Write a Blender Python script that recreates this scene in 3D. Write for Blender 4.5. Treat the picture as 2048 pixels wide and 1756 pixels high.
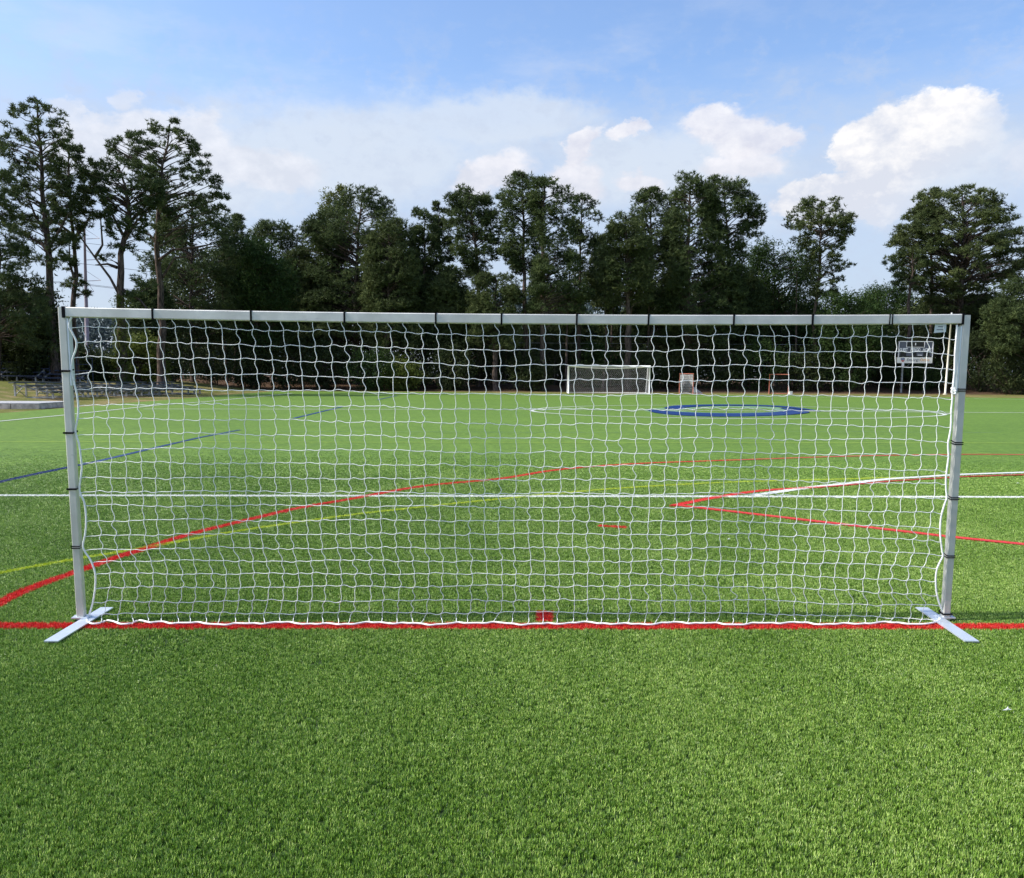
import bpy, math, random
import numpy as np
from mathutils import Matrix, Vector, noise as mnoise

# ------------------------------------------------------------------ scene, camera, sky, sun
for o in list(bpy.data.objects): bpy.data.objects.remove(o, do_unlink=True)
SC = bpy.context.scene
COL = SC.collection
RNG = np.random.default_rng(7)
random.seed(7)

F, X0, Y0, TH, RO, CH = 1720.3, 1024.0, 956.9, 0.1195, 0.0064, 1.6037   # focal length, principal point (2048 px wide picture), pitch, roll, eye height
cT, sT, cR, sR = math.cos(TH), math.sin(TH), math.cos(RO), math.sin(RO)
UPV = Vector((0, sT, cT)); FWD = Vector((0, cT, -sT)); XV = Vector((1, 0, 0))
CR = XV * cR + UPV * sR
CU = XV * -sR + UPV * cR
cam = bpy.data.cameras.new('camera'); camo = bpy.data.objects.new('camera', cam); COL.objects.link(camo)
m = Matrix.Identity(4)
for i in range(3):
    m[i][0] = CR[i]; m[i][1] = CU[i]; m[i][2] = -FWD[i]
m[0][3], m[1][3], m[2][3] = 0, 0, CH
camo.matrix_world = m
cam.sensor_fit = 'HORIZONTAL'; cam.sensor_width = 36; cam.lens = F / 2048 * 36
cam.shift_y = (Y0 - 878) / 2048
cam.clip_start = 0.05; cam.clip_end = 6000
SC.camera = camo
SC.render.resolution_x = 1024; SC.render.resolution_y = 878

SUN_EL = math.radians(43); SUN_AZ = math.radians(-95.5)     # azimuth clockwise from +Y; the sun stands to the left, a touch behind the eye
SUNV = Vector((math.sin(SUN_AZ) * math.cos(SUN_EL), math.cos(SUN_AZ) * math.cos(SUN_EL), math.sin(SUN_EL)))
sl = bpy.data.lights.new('sun', 'SUN'); sl.energy = 3.4; sl.angle = math.radians(0.9); sl.color = (1, .955, .88)
so = bpy.data.objects.new('sun', sl); COL.objects.link(so)
so.rotation_euler = SUNV.to_track_quat('Z', 'Y').to_euler(); so.location = (-20, -3, 20)
SC.view_settings.view_transform = 'Standard'; SC.view_settings.look = 'None'
SC.view_settings.exposure = 0.65; SC.view_settings.gamma = 1
SC.view_settings.use_curve_mapping = False

def ray(px, py):
    X = (px - X0) / F; Y = -(py - Y0) / F
    return (CR * X + CU * Y + FWD)
def terr(x, y):
    def ss(a, b, v):
        t = np.clip((v - a) / (b - a), 0, 1); return t * t * (3 - 2 * t)
    x = np.asarray(x, float); y = np.asarray(y, float)
    left = ss(-22.6, -35, x) * .95 * ss(15, 36, y)
    far = ss(83, 95, y) * .62
    return np.maximum(left, far) + 0.0
def gp(px, py, z=0.0):            # ground point under a pixel
    d = ray(px, py); t = (CH - z) / -d.z
    return Vector((d.x * t, d.y * t, z))
def at(px, py, Y):                # point at depth Y
    d = ray(px, py); t = Y / d.y
    return Vector((d.x * t, Y, CH + d.z * t))
def azel(px, py):
    d = ray(px, py).normalized()
    return math.atan2(d.x, d.y), math.asin(d.z)

# ------------------------------------------------------------------ node helpers
class NT:
    def __init__(s, tree): s.t = tree
    def n(s, typ, **kw):
        nd = s.t.nodes.new(typ)
        for k, v in kw.items():
            if k.startswith('i_'):
                nd.inputs[k[2:]].default_value = v
            else: setattr(nd, k, v)
        return nd
    def l(s, a, b): s.t.links.new(a, b)
    def math(s, op, a, b=None, c=None, clamp=False):
        nd = s.t.nodes.new('ShaderNodeMath'); nd.operation = op; nd.use_clamp = clamp
        for i, v in enumerate((a, b, c)):
            if v is None: continue
            if isinstance(v, (int, float)): nd.inputs[i].default_value = v
            else: s.t.links.new(v, nd.inputs[i])
        return nd.outputs[0]
    def mix(s, f, a, b, typ='MIX'):
        nd = s.t.nodes.new('ShaderNodeMix'); nd.data_type = 'RGBA'; nd.blend_type = typ; nd.clamp_factor = True
        for k, v in ((0, f), (6, a), (7, b)):
            if isinstance(v, (int, float)): nd.inputs[k].default_value = v
            elif isinstance(v, tuple): nd.inputs[k].default_value = v if len(v) == 4 else (*v, 1)
            else: s.t.links.new(v, nd.inputs[k])
        return nd.outputs[2]
    def ramp(s, f, a, b):      # smoothstep a..b
        nd = s.t.nodes.new('ShaderNodeMapRange'); nd.interpolation_type = 'SMOOTHSTEP'
        s.t.links.new(f, nd.inputs[0]); nd.inputs[1].default_value = a; nd.inputs[2].default_value = b
        return nd.outputs[0]

world = bpy.data.worlds.new('World'); SC.world = world; world.use_nodes = True
w = NT(world.node_tree); world.node_tree.nodes.clear()
sky = w.n('ShaderNodeTexSky'); sky.sky_type = 'NISHITA'; sky.sun_disc = False
sky.sun_elevation = SUN_EL; sky.sun_rotation = SUN_AZ; sky.air_density = 1.0; sky.dust_density = 2.2; sky.ozone_density = 1.3
tc = w.n('ShaderNodeTexCoord'); sep = w.n('ShaderNodeSeparateXYZ'); w.l(tc.outputs['Generated'], sep.inputs[0])
AZ = w.math('ARCTAN2', sep.outputs[0], sep.outputs[1]); EL = w.math('ARCSINE', sep.outputs[2])
def wnoise(scale, detail, rough, off, stretch=(1, 1, 1.6)):
    mp = w.n('ShaderNodeMapping'); w.l(tc.outputs['Generated'], mp.inputs[0])
    mp.inputs['Scale'].default_value = stretch; mp.inputs['Location'].default_value = off
    nz = w.n('ShaderNodeTexNoise', i_Scale=scale, i_Detail=detail, i_Roughness=rough)
    w.l(mp.outputs[0], nz.inputs['Vector']); return nz
n1 = wnoise(13, 8, .62, (0, 0, 0)); n2 = wnoise(34, 7, .6, (3.1, 1, 2)); n3 = wnoise(4.5, 7, .6, (1.3, 4, 2), (1, 1, 3.2)); n4 = wnoise(22, 7, .62, (5, 2, 1), (1, 1, 1.3))
s1 = w.n('ShaderNodeSeparateColor'); w.l(n1.outputs['Color'], s1.inputs[0])
s2 = w.n('ShaderNodeSeparateColor'); w.l(n2.outputs['Color'], s2.inputs[0])
def cent(o, k): return w.math('MULTIPLY', w.math('SUBTRACT', o, .5), k)
AZw = w.math('ADD', AZ, w.math('ADD', cent(s1.outputs[0], .075), cent(s2.outputs[0], .03)))
ELw = w.math('ADD', EL, w.math('ADD', cent(s1.outputs[1], .05), cent(s2.outputs[1], .024)))
def blob(px, py, rx, ry, rot=0.0, warp=True):
    a, e = azel(px, py); A, E_ = (AZw, ELw) if warp else (AZ, EL)
    da = w.math('SUBTRACT', A, a); de = w.math('SUBTRACT', E_, e)
    if rot:
        c, s = math.cos(rot), math.sin(rot)
        da, de = w.math('ADD', w.math('MULTIPLY', da, c), w.math('MULTIPLY', de, s)), w.math('SUBTRACT', w.math('MULTIPLY', de, c), w.math('MULTIPLY', da, s))
    da = w.math('DIVIDE', da, rx / F); de = w.math('DIVIDE', de, ry / F)
    q = w.math('ADD', w.math('MULTIPLY', da, da), w.math('MULTIPLY', de, de))
    return w.math('SUBTRACT', 1.0, w.math('SQRT', q))          # 1 at the centre, 0 at the rim
def maxi(L):
    o = L[0]
    for x in L[1:]: o = w.math('SMOOTH_MAX', o, x, .25)
    return o
skyc = w.n('ShaderNodeVectorMath', operation='MULTIPLY'); w.l(sky.outputs[0], skyc.inputs[0]); skyc.inputs[1].default_value = (.83, .93, 1.07)
base = skyc.outputs[0]
W_ = 4.55     # cloud radiance before the background strength
def cc(r, g, b): return (r * W_, g * W_, b * W_, 1)
# the thin high veil that whitens the lower sky everywhere
veil_e = w.math('ADD', EL, w.math('ADD', cent(n3.outputs[0], .20), cent(s1.outputs[2], .05)))
veil = w.ramp(veil_e, .335, .215)
base = w.mix(w.math('MULTIPLY', veil, .80), base, cc(.56, .65, .80))
wis = w.ramp(n3.outputs[0], .50, .74)
wis = w.math('MULTIPLY', wis, w.ramp(EL, .62, .18))
base = w.mix(w.math('MULTIPLY', wis, .35), base, cc(.78, .81, .88))
# broad soft banks
soft = maxi([blob(700, 300, 400, 120), blob(1330, 340, 300, 100), blob(1000, 235, 260, 60), blob(430, 350, 220, 90), blob(1850, 330, 190, 110)])
sm = w.ramp(w.math('ADD', soft, w.math('ADD', cent(s1.outputs[2], .9), cent(n4.outputs[0], .5))), -.02, .60)
base = w.mix(w.math('MULTIPLY', sm, .74), base, cc(.70, .77, .87))
# grey-blue rifts inside the bank
rift = w.math('MULTIPLY', w.ramp(s2.outputs[2], .52, .70), w.ramp(EL, .42, .25))
rift = w.math('MAXIMUM', rift, w.math('MULTIPLY', w.ramp(n4.outputs[0], .50, .68), w.ramp(EL, .42, .25)))
base = w.mix(w.math('MULTIPLY', rift, .40), base, cc(.54, .62, .78))
# piled cumulus
cum = maxi([blob(1850, 280, 140, 84), blob(1750, 318, 80, 74), blob(1655, 395, 110, 46), blob(1755, 385, 90, 55), blob(1935, 255, 62, 52)])
cum2 = maxi([blob(1162, 298, 56, 30, .75), blob(1250, 264, 40, 22, .3), blob(1425, 245, 80, 44), blob(1490, 270, 80, 46), blob(1550, 282, 60, 30)])
cum3 = maxi([blob(985, 352, 90, 42, .4), blob(1140, 372, 80, 52), blob(1290, 362, 60, 26), blob(1480, 330, 90, 30)])
cum4 = maxi([blob(335, 262, 110, 48), blob(405, 280, 70, 52), blob(200, 300, 110, 60), blob(520, 335, 150, 46, -.15)])
cum5 = maxi([blob(152, 224, 46, 22), blob(256, 190, 28, 20), blob(205, 237, 26, 10), blob(2045, 322, 40, 46)])
bil = w.math('ADD', cent(n4.outputs[0], 1.0), cent(s2.outputs[0], .9))          # billow shading
def layer(base, mk, lo, hi, strength, lit, shade, top=None, fade=None):
    mm = w.math('ADD', mk, w.math('MULTIPLY', bil, .26))
    f = w.math('MULTIPLY', w.ramp(mm, lo, hi), strength)
    if fade:      # the cloud thins out away from its sunlit edge
        a, e = azel(fade[0], fade[1]); g = w.math('ADD', w.math('MULTIPLY', w.math('SUBTRACT', AZw, a), fade[2]), w.math('MULTIPLY', w.math('SUBTRACT', ELw, e), fade[3]))
        f = w.math('MULTIPLY', f, w.ramp(g, -.05, .045))
    k = w.math('ADD', w.math('ADD', w.math('MULTIPLY', bil, 2.4), .45), w.math('MULTIPLY', w.math('SUBTRACT', EL, top if top else .25), 8.0), clamp=True)
    return w.mix(f, base, w.mix(k, shade, lit))
base = layer(base, cum4, .0, .42, .85, cc(.86, .88, .95), cc(.68, .72, .82), .245)
base = layer(base, cum3, .0, .42, .88, cc(.90, .89, .94), cc(.70, .72, .81), .225)
base = layer(base, cum2, .0, .38, .86, cc(.93, .92, .95), cc(.70, .71, .81), .262)
base = layer(base, cum5, .0, .55, .60, cc(.86, .88, .95), cc(.72, .76, .86), .30)
base = layer(base, cum, .0, .18, .97, cc(1.04, 1.01, .985), cc(.69, .725, .82), .245, (1890, 345, -.75, .8))
bg = w.n('ShaderNodeBackground'); w.l(base, bg.inputs[0]); bg.inputs[1].default_value = 0.15
wo = w.n('ShaderNodeOutputWorld'); w.l(bg.outputs[0], wo.inputs[0])
try: world.cycles.sampling_method = 'MANUAL'; world.cycles.sample_map_resolution = 512
except Exception: pass

# ------------------------------------------------------------------ mesh helpers
def tag(o, label=None, cat=None, group=None, kind=None):
    if label: o['label'] = label
    if cat: o['category'] = cat
    if group: o['group'] = group
    if kind: o['kind'] = kind
    return o
def empty(name, loc=(0, 0, 0), rz=0.0):
    o = bpy.data.objects.new(name, None); o.location = loc; o.rotation_euler = (0, 0, rz); o.empty_display_size = .2
    COL.objects.link(o); return o
def link(name, me, parent=None):
    o = bpy.data.objects.new(name, me); COL.objects.link(o)
    if parent is not None:
        o.parent = parent
        o.matrix_parent_inverse = (Matrix.Translation(parent.location) @ parent.rotation_euler.to_matrix().to_4x4()).inverted() if parent.parent is None else Matrix.Identity(4)
    return o
def np_mesh(name, V, Fc, mat, smooth=False):
    """V (n,3); Fc (m,k) with uniform k"""
    V = np.ascontiguousarray(V, dtype=np.float32); Fc = np.ascontiguousarray(Fc, dtype=np.int32)
    me = bpy.data.meshes.new(name); mF, k = Fc.shape
    me.vertices.add(len(V)); me.vertices.foreach_set('co', V.ravel())
    me.loops.add(mF * k); me.loops.foreach_set('vertex_index', Fc.ravel())
    me.polygons.add(mF); me.polygons.foreach_set('loop_start', np.arange(0, mF * k, k, dtype=np.int32))
    try: me.polygons.foreach_set('loop_total', np.full(mF, k, dtype=np.int32))
    except Exception: pass
    me.update(calc_edges=True)
    if smooth: me.polygons.foreach_set('use_smooth', np.ones(mF, dtype=bool))
    if mat: me.materials.append(mat)
    return me
class MB:
    """collects boxes, tubes and polygons in WORLD space; build() links ONE object"""
    def __init__(s): s.v = []; s.f = []
    def poly(s, pts):
        b = len(s.v); s.v += [tuple(p) for p in pts]; s.f.append(list(range(b, b + len(pts)))); return s
    def prism(s, pts, h):           # horizontal polygon extruded up
        n = len(pts); b = len(s.v)
        s.v += [tuple(p) for p in pts] + [(p[0], p[1], p[2] + h) for p in pts]
        s.f.append([b + i for i in range(n)][::-1]); s.f.append([b + n + i for i in range(n)])
        for i in range(n): j = (i + 1) % n; s.f.append([b + i, b + j, b + n + j, b + n + i])
        return s
    def box(s, c, d, rz=0.0, rot=None, bev=0.0):
        M = rot if rot is not None else Matrix.Rotation(rz, 3, 'Z')
        b = len(s.v); hx, hy, hz = d[0] / 2, d[1] / 2, d[2] / 2
        if bev <= 0:
            for x, y, z in ((-1, -1, -1), (1, -1, -1), (1, 1, -1), (-1, 1, -1), (-1, -1, 1), (1, -1, 1), (1, 1, 1), (-1, 1, 1)):
                s.v.append(tuple(Vector(c) + M @ Vector((x * hx, y * hy, z * hz))))
            for q in ((0, 3, 2, 1), (4, 5, 6, 7), (0, 1, 5, 4), (1, 2, 6, 5), (2, 3, 7, 6), (3, 0, 4, 7)): s.f.append([b + i for i in q])
        else:
            k = bev; ring = [(-hx + k, -hy), (hx - k, -hy), (hx, -hy + k), (hx, hy - k), (hx - k, hy), (-hx + k, hy), (-hx, hy - k), (-hx, -hy + k)]
            for z in (-hz, hz):
                for x, y in ring: s.v.append(tuple(Vector(c) + M @ Vector((x, y, z))))
            s.f.append([b + i for i in range(8)][::-1]); s.f.append([b + 8 + i for i in range(8)])
            for i in range(8): j = (i + 1) % 8; s.f.append([b + i, b + j, b + 8 + j, b + 8 + i])
        return s
    def bar(s, a, b_, wd, ht, up=(0, 0, 1)):
        a = Vector(a); b_ = Vector(b_); d = b_ - a; L = d.length; d.normalize()
        up = Vector(up); side = d.cross(up)
        if side.length < 1e-4: side = d.cross(Vector((0, 1, 0)))
        side.normalize(); u = side.cross(d)
        R = Matrix((side, d, u)).transposed()
        return s.box((a + b_) / 2, (wd, L, ht), rot=R)
    def tube(s, pts, r, n=8, cap=True):
        pts = [Vector(p) for p in pts]; rs = r if isinstance(r, (list, tuple)) else [r] * len(pts)
        b = len(s.v)
        for i, p in enumerate(pts):
            d = (pts[min(i + 1, len(pts) - 1)] - pts[max(i - 1, 0)]).normalized()
            ref = Vector((0, 1, 0)) if abs(d.y) < .9 else Vector((1, 0, 0))
            u = d.cross(ref).normalized(); v = d.cross(u)
            for k in range(n):
                a = 2 * math.pi * k / n; s.v.append(tuple(p + (u * math.cos(a) + v * math.sin(a)) * rs[i]))
        for i in range(len(pts) - 1):
            for k in range(n):
                j = (k + 1) % n; s.f.append([b + i * n + k, b + i * n + j, b + (i + 1) * n + j, b + (i + 1) * n + k])
        if cap:
            s.f.append([b + k for k in range(n)]); e = b + (len(pts) - 1) * n; s.f.append([e + k for k in range(n)][::-1])
        return s
    def build(s, name, mat, parent=None, smooth=False):
        me = bpy.data.meshes.new(name); me.from_pydata([tuple(v) for v in s.v], [], s.f); me.update()
        if mat: me.materials.append(mat)
        if smooth: me.polygons.foreach_set('use_smooth', [True] * len(me.polygons))
        return link(name, me, parent)
def tubes_np(lines, r, n=5, flat=None):
    """many polylines (each (k,3)) -> one vertex/face array"""
    Vs = []; Fs = []; off = 0; ang = np.arange(n) * 2 * np.pi / n
    for P in lines:
        P = np.asarray(P, float); k = len(P)
        rr = r if np.ndim(r) == 0 else None
        T = np.empty_like(P); T[1:-1] = P[2:] - P[:-2]; T[0] = P[1] - P[0]; T[-1] = P[-1] - P[-2]
        T /= np.linalg.norm(T, axis=1)[:, None] + 1e-9
        ref = np.where(np.abs(T[:, 1:2]) < .9, np.array([[0, 1., 0]]), np.array([[1., 0, 0]]))
        U = np.cross(T, ref); U /= np.linalg.norm(U, axis=1)[:, None] + 1e-9; W = np.cross(T, U)
        V = P[:, None, :] + r * (U[:, None, :] * np.cos(ang)[None, :, None] + W[:, None, :] * np.sin(ang)[None, :, None])
        Vs.append(V.reshape(-1, 3)); i = np.arange(k - 1)[:, None] * n; j = np.arange(n)[None, :]; j2 = (j + 1) % n
        Fs.append(np.stack([i + j, i + j2, i + n + j2, i + n + j], -1).reshape(-1, 4) + off); off += k * n
    return np.concatenate(Vs), np.concatenate(Fs)

# ------------------------------------------------------------------ materials
def mat(name, build):
    m = bpy.data.materials.new(name); m.use_nodes = True; m.node_tree.nodes.clear(); t = NT(m.node_tree)
    out = t.n('ShaderNodeOutputMaterial'); sh = build(t); t.l(sh, out.inputs[0]); return m
def pbsdf(t, col, rough=.6, metal=0.0, spec=.5, normal=None):
    p = t.n('ShaderNodeBsdfPrincipled')
    if isinstance(col, tuple): p.inputs['Base Color'].default_value = (*col, 1)
    else: t.l(col, p.inputs['Base Color'])
    if isinstance(rough, (int, float)): p.inputs['Roughness'].default_value = rough
    else: t.l(rough, p.inputs['Roughness'])
    p.inputs['Metallic'].default_value = metal; p.inputs['Specular IOR Level'].default_value = spec
    if normal is not None: t.l(normal, p.inputs['Normal'])
    return p.outputs[0]
def pos(t): return t.n('ShaderNodeNewGeometry').outputs['Position']
def nz(t, scale, detail=4, rough=.55, vec=None, stretch=None):
    v = vec if vec is not None else pos(t)
    if stretch:
        mp = t.n('ShaderNodeMapping'); mp.inputs['Scale'].default_value = stretch; t.l(v, mp.inputs[0]); v = mp.outputs[0]
    n = t.n('ShaderNodeTexNoise', i_Scale=scale, i_Detail=detail, i_Roughness=rough); t.l(v, n.inputs['Vector']); return n.outputs[0]
def bump(t, h, strength=.3, dist=.01):
    b = t.n('ShaderNodeBump'); b.inputs['Strength'].default_value = strength; b.inputs['Distance'].default_value = dist; t.l(h, b.inputs['Height']); return b.outputs[0]
def simple(name, c, rough=.6, metal=0.0, var=.15, scale=6, spec=.5, bmp=0.0, stretch=None):
    def f(t):
        n = nz(t, scale, 5, .6, stretch=stretch)
        k = t.ramp(n, .3, .7)
        col = t.mix(k, tuple(x * (1 - var) for x in c), tuple(min(1, x * (1 + var)) for x in c))
        nm = bump(t, n, bmp, .01) if bmp else None
        return pbsdf(t, col, rough, metal, spec, nm)
    return mat(name, f)

TURF_A, TURF_B, TURF_C = (.040, .095, .010), (.195, .352, .037), (.60, .72, .22)
def turf_tone(t):
    """slow tonal change over the pitch: roll seams, brushed and trodden patches"""
    p = pos(t)
    a = nz(t, .35, 4, .6, p); b = nz(t, 1.6, 4, .6, p, (1, .45, 1)); c = nz(t, .06, 2, .5, p)
    sp = t.n('ShaderNodeSeparateXYZ'); t.l(p, sp.inputs[0])
    roll = t.math('PINGPONG', t.math('ADD', t.math('MULTIPLY', sp.outputs[0], .0233 / 4.57), t.math('DIVIDE', sp.outputs[1], -4.57)), 1.0)
    roll = t.ramp(roll, .46, .54)
    k = t.math('ADD', t.math('ADD', t.math('MULTIPLY', a, .9), t.math('MULTIPLY', b, .8)), t.math('ADD', t.math('MULTIPLY', roll, .10), t.math('MULTIPLY', c, .7)))
    return t.math('SUBTRACT', k, .75)       # about .2 .. .8
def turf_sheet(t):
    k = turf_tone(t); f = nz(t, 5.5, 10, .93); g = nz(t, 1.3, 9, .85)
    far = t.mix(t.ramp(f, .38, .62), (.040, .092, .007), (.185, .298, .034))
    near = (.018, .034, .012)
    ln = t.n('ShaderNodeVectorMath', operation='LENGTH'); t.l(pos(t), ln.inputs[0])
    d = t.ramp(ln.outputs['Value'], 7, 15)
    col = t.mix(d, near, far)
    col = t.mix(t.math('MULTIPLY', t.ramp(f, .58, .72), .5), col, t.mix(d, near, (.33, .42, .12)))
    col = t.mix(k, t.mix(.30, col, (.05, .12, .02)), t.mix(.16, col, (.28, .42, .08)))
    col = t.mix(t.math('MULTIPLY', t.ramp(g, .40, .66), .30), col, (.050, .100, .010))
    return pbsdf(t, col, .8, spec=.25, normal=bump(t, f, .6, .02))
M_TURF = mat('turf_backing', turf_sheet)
def blade(ca, cb, cc_, tone=True, spec=.34):
    def f(t):
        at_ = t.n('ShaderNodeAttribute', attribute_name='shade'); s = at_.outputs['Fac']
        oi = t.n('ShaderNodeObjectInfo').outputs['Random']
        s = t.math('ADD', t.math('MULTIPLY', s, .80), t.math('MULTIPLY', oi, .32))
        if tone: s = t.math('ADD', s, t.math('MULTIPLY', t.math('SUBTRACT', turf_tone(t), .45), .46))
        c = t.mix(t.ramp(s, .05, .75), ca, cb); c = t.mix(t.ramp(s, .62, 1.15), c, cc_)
        p = t.n('ShaderNodeBsdfPrincipled'); t.l(c, p.inputs['Base Color']); p.inputs['Roughness'].default_value = .36; p.inputs['Specular IOR Level'].default_value = spec
        tr = t.n('ShaderNodeBsdfTranslucent'); t.l(c, tr.inputs[0])
        mx = t.n('ShaderNodeMixShader'); mx.inputs[0].default_value = .06; t.l(p.outputs[0], mx.inputs[1]); t.l(tr.outputs[0], mx.inputs[2]); return mx.outputs[0]
    return f
M_BLADE = mat('turf_fibre_green', blade(TURF_A, TURF_B, TURF_C))
M_RED = mat('turf_fibre_red', blade((.50, .012, .014), (.72, .028, .024), (.82, .12, .06), False))
M_YEL = mat('turf_fibre_yellow', blade((.30, .42, .02), (.52, .60, .03), (.70, .70, .10), False))
M_WHT = mat('turf_fibre_white', blade((.62, .64, .58), (.80, .81, .76), (.93, .93, .86), False))
M_BLU = mat('turf_fibre_blue', blade((.008, .028, .13), (.014, .05, .20), (.04, .11, .28), False))
M_PALE = simple('pale_blue_paint', (.13, .24, .12), .8, var=.2, scale=3)
def grnd(t):
    p = pos(t); sp = t.n('ShaderNodeSeparateXYZ'); t.l(p, sp.inputs[0])
    a = nz(t, .5, 6, .65); b = nz(t, 9, 5, .7); c = nz(t, .13, 4, .6)
    grass = t.mix(t.ramp(b, .3, .7), (.075, .095, .018), (.185, .175, .045))
    dry = t.mix(t.ramp(b, .3, .7), (.21, .15, .07), (.33, .26, .13))
    straw = t.mix(t.ramp(b, .3, .7), (.055, .034, .022), (.13, .078, .045))
    col = t.mix(t.ramp(t.math('ADD', t.math('MULTIPLY', a, .7), t.math('MULTIPLY', c, .5)), .55, .72), grass, dry)
    wood = t.ramp(t.math('ADD', sp.outputs[1], t.math('MULTIPLY', a, 5.0)), 84.5, 88.0)
    col = t.mix(wood, col, straw)
    return pbsdf(t, col, .95, spec=.1, normal=bump(t, b, .8, .06))
M_GROUND = mat('dry_grass_and_pine_straw', grnd)
def alu(t):
    p = pos(t); n = nz(t, 5, 5, .6, stretch=(1, 1, 1)); s = nz(t, 26, 4, .7, stretch=(.25, 1, 1)); g = nz(t, 160, 3, .7)
    col = t.mix(t.ramp(n, .35, .7), (.64, .62, .565), (.80, .775, .71))
    col = t.mix(t.math('MULTIPLY', t.ramp(s, .52, .75), .35), col, (.42, .44, .44))
    r = t.math('ADD', t.math('MULTIPLY', n, .18), .42)
    return pbsdf(t, col, r, .32, .5, bump(t, g, .06, .002))
M_ALU = mat('brushed_aluminium', alu)
def post_metal(t):
    n = nz(t, 4, 5, .6); g = nz(t, 120, 3, .7); v = nz(t, 30, 4, .7, stretch=(1, 1, .06)); sc = nz(t, 9, 6, .75)
    col = t.mix(t.ramp(n, .3, .7), (.57, .56, .51), (.70, .685, .625)); col = t.mix(t.math('MULTIPLY', t.ramp(v, .45, .75), .25), col, (.36, .37, .35)); col = t.mix(t.math('MULTIPLY', t.ramp(sc, .60, .72), .35), col, (.30, .32, .29))
    return pbsdf(t, col, .45, .35, .5, bump(t, g, .06, .002))
M_POST = mat('weathered_aluminium_post', post_metal)
M_PLATE = simple('galvanised_plate', (.70, .75, .80), .38, .55, .07, 8)
M_TIE = simple('black_strap', (.008, .008, .010), .9, 0, .2, 40, .15)
M_CORD = simple('white_net_cord', (.88, .88, .84), .75, 0, .08, 60, bmp=.2)
M_WHITE = simple('white_enamel', (.80, .80, .77), .45, 0, .07, 4)
M_IVORY = simple('ivory_painted_pole', (.76, .70, .56), .5, 0, .10, 2)
M_GREYNET = simple('weathered_grey_net', (.30, .31, .30), .8, 0, .1, 4)
M_DARKNET = simple('black_net', (.012, .012, .016), .8, 0, .1, 4)
M_LACNET = simple('off_white_lacrosse_net', (.62, .60, .58), .8, 0, .1, 4)
M_ORANGE = simple('orange_red_enamel', (.50, .15, .09), .5, 0, .12, 3)
M_BENCH = simple('weathered_bench_plank', (.095, .105, .102), .6, .2, .25, 3, stretch=(1, .2, 1))
M_BENCHW = simple('pale_bench_support', (.36, .36, .345), .7, 0, .2, 4)
M_BENCHB = simple('dark_blue_bench_plank', (.045, .06, .11), .6, .1, .25, 3)
M_DECK = simple('bleached_deck_board', (.50, .485, .47), .8, 0, .18, 6, bmp=.3, stretch=(.2, 1, 1))
M_DECKS = simple('weathered_deck_side', (.52, .44, .39), .8, 0, .35, 4, bmp=.3)
M_SBG = simple('scoreboard_grey', (.115, .12, .155), .5, 0, .10, 2)
M_SBK = simple('scoreboard_black', (.008, .007, .007), .4, 0, .2, 2)
M_SBW = simple('scoreboard_white', (.93, .90, .90), .5, 0, .05, 2)
M_SBP = simple('sponsor_panel_cream', (.93, .88, .80), .5, 0, .04, 2)
M_PRG = simple('print_grey', (.30, .28, .28), .6)
M_PRO = simple('print_orange', (.74, .42, .19), .6)
M_PRB = simple('print_navy', (.05, .08, .22), .6)
M_PRR = simple('print_red', (.55, .10, .10), .6)
M_STEEL = simple('grey_steel_post', (.26, .27, .265), .6, .3, .2, 3)
M_FENCE = simple('black_vinyl_fence', (.030, .032, .030), .7, 0, .2, 3)
M_TAG = simple('white_paper_tag', (.72, .76, .74), .7, 0, .03, 8)
M_TAGP = simple('tag_print', (.16, .17, .18), .8)
M_CONC = simple('utility_pole_grey', (.30, .25, .26), .8, 0, .1, 2)
M_WIRE = simple('power_cable', (.16, .17, .19), .7)
M_LITTER = simple('white_scrap', (.72, .73, .68), .8)
def bark(t):
    n = nz(t, 3.0, 6, .7, stretch=(3, 3, .7)); k = t.ramp(n, .35, .65)
    return pbsdf(t, t.mix(k, (.035, .027, .023), (.15, .112, .09)), .95, spec=.1, normal=bump(t, n, .8, .05))
M_BARK = mat('pine_bark', bark)
def leafmat(name, dark, mid, lite, tr=.28):
    def f(t):
        at_ = t.n('ShaderNodeAttribute', attribute_name='shade').outputs['Fac']
        n = nz(t, .38, 4, .6)
        s = t.math('ADD', t.math('MULTIPLY', at_, .55), t.math('MULTIPLY', t.math('SUBTRACT', n, .28), 1.0))
        c = t.mix(t.ramp(s, .05, .55), dark, mid); c = t.mix(t.ramp(s, .5, 1.0), c, lite)
        d = t.n('ShaderNodeBsdfPrincipled'); t.l(c, d.inputs['Base Color']); d.inputs['Roughness'].default_value = .65; d.inputs['Specular IOR Level'].default_value = .12
        q = t.n('ShaderNodeBsdfTranslucent'); t.l(c, q.inputs[0])
        mx = t.n('ShaderNodeMixShader'); mx.inputs[0].default_value = tr; t.l(d.outputs[0], mx.inputs[1]); t.l(q.outputs[0], mx.inputs[2]); return mx.outputs[0]
    return mat(name, f)
M_NEEDLE = leafmat('pine_needles', (.028, .042, .019), (.068, .095, .034), (.155, .19, .06))
M_NEEDLE2 = leafmat('olive_pine_needles', (.038, .050, .020), (.084, .108, .038), (.175, .205, .068))
M_LEAF = leafmat('broad_leaves', (.020, .042, .012), (.040, .072, .019), (.090, .125, .032), .3)
M_LEAFY = leafmat('yellowing_broad_leaves', (.06, .075, .020), (.14, .16, .04), (.26, .26, .08), .33)
M_SHRUB = leafmat('understorey_leaves', (.018, .028, .013), (.044, .062, .022), (.105, .120, .036))
M_VINE = leafmat('vine_leaves', (.05, .075, .014), (.10, .13, .025), (.19, .20, .05), .3)
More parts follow.
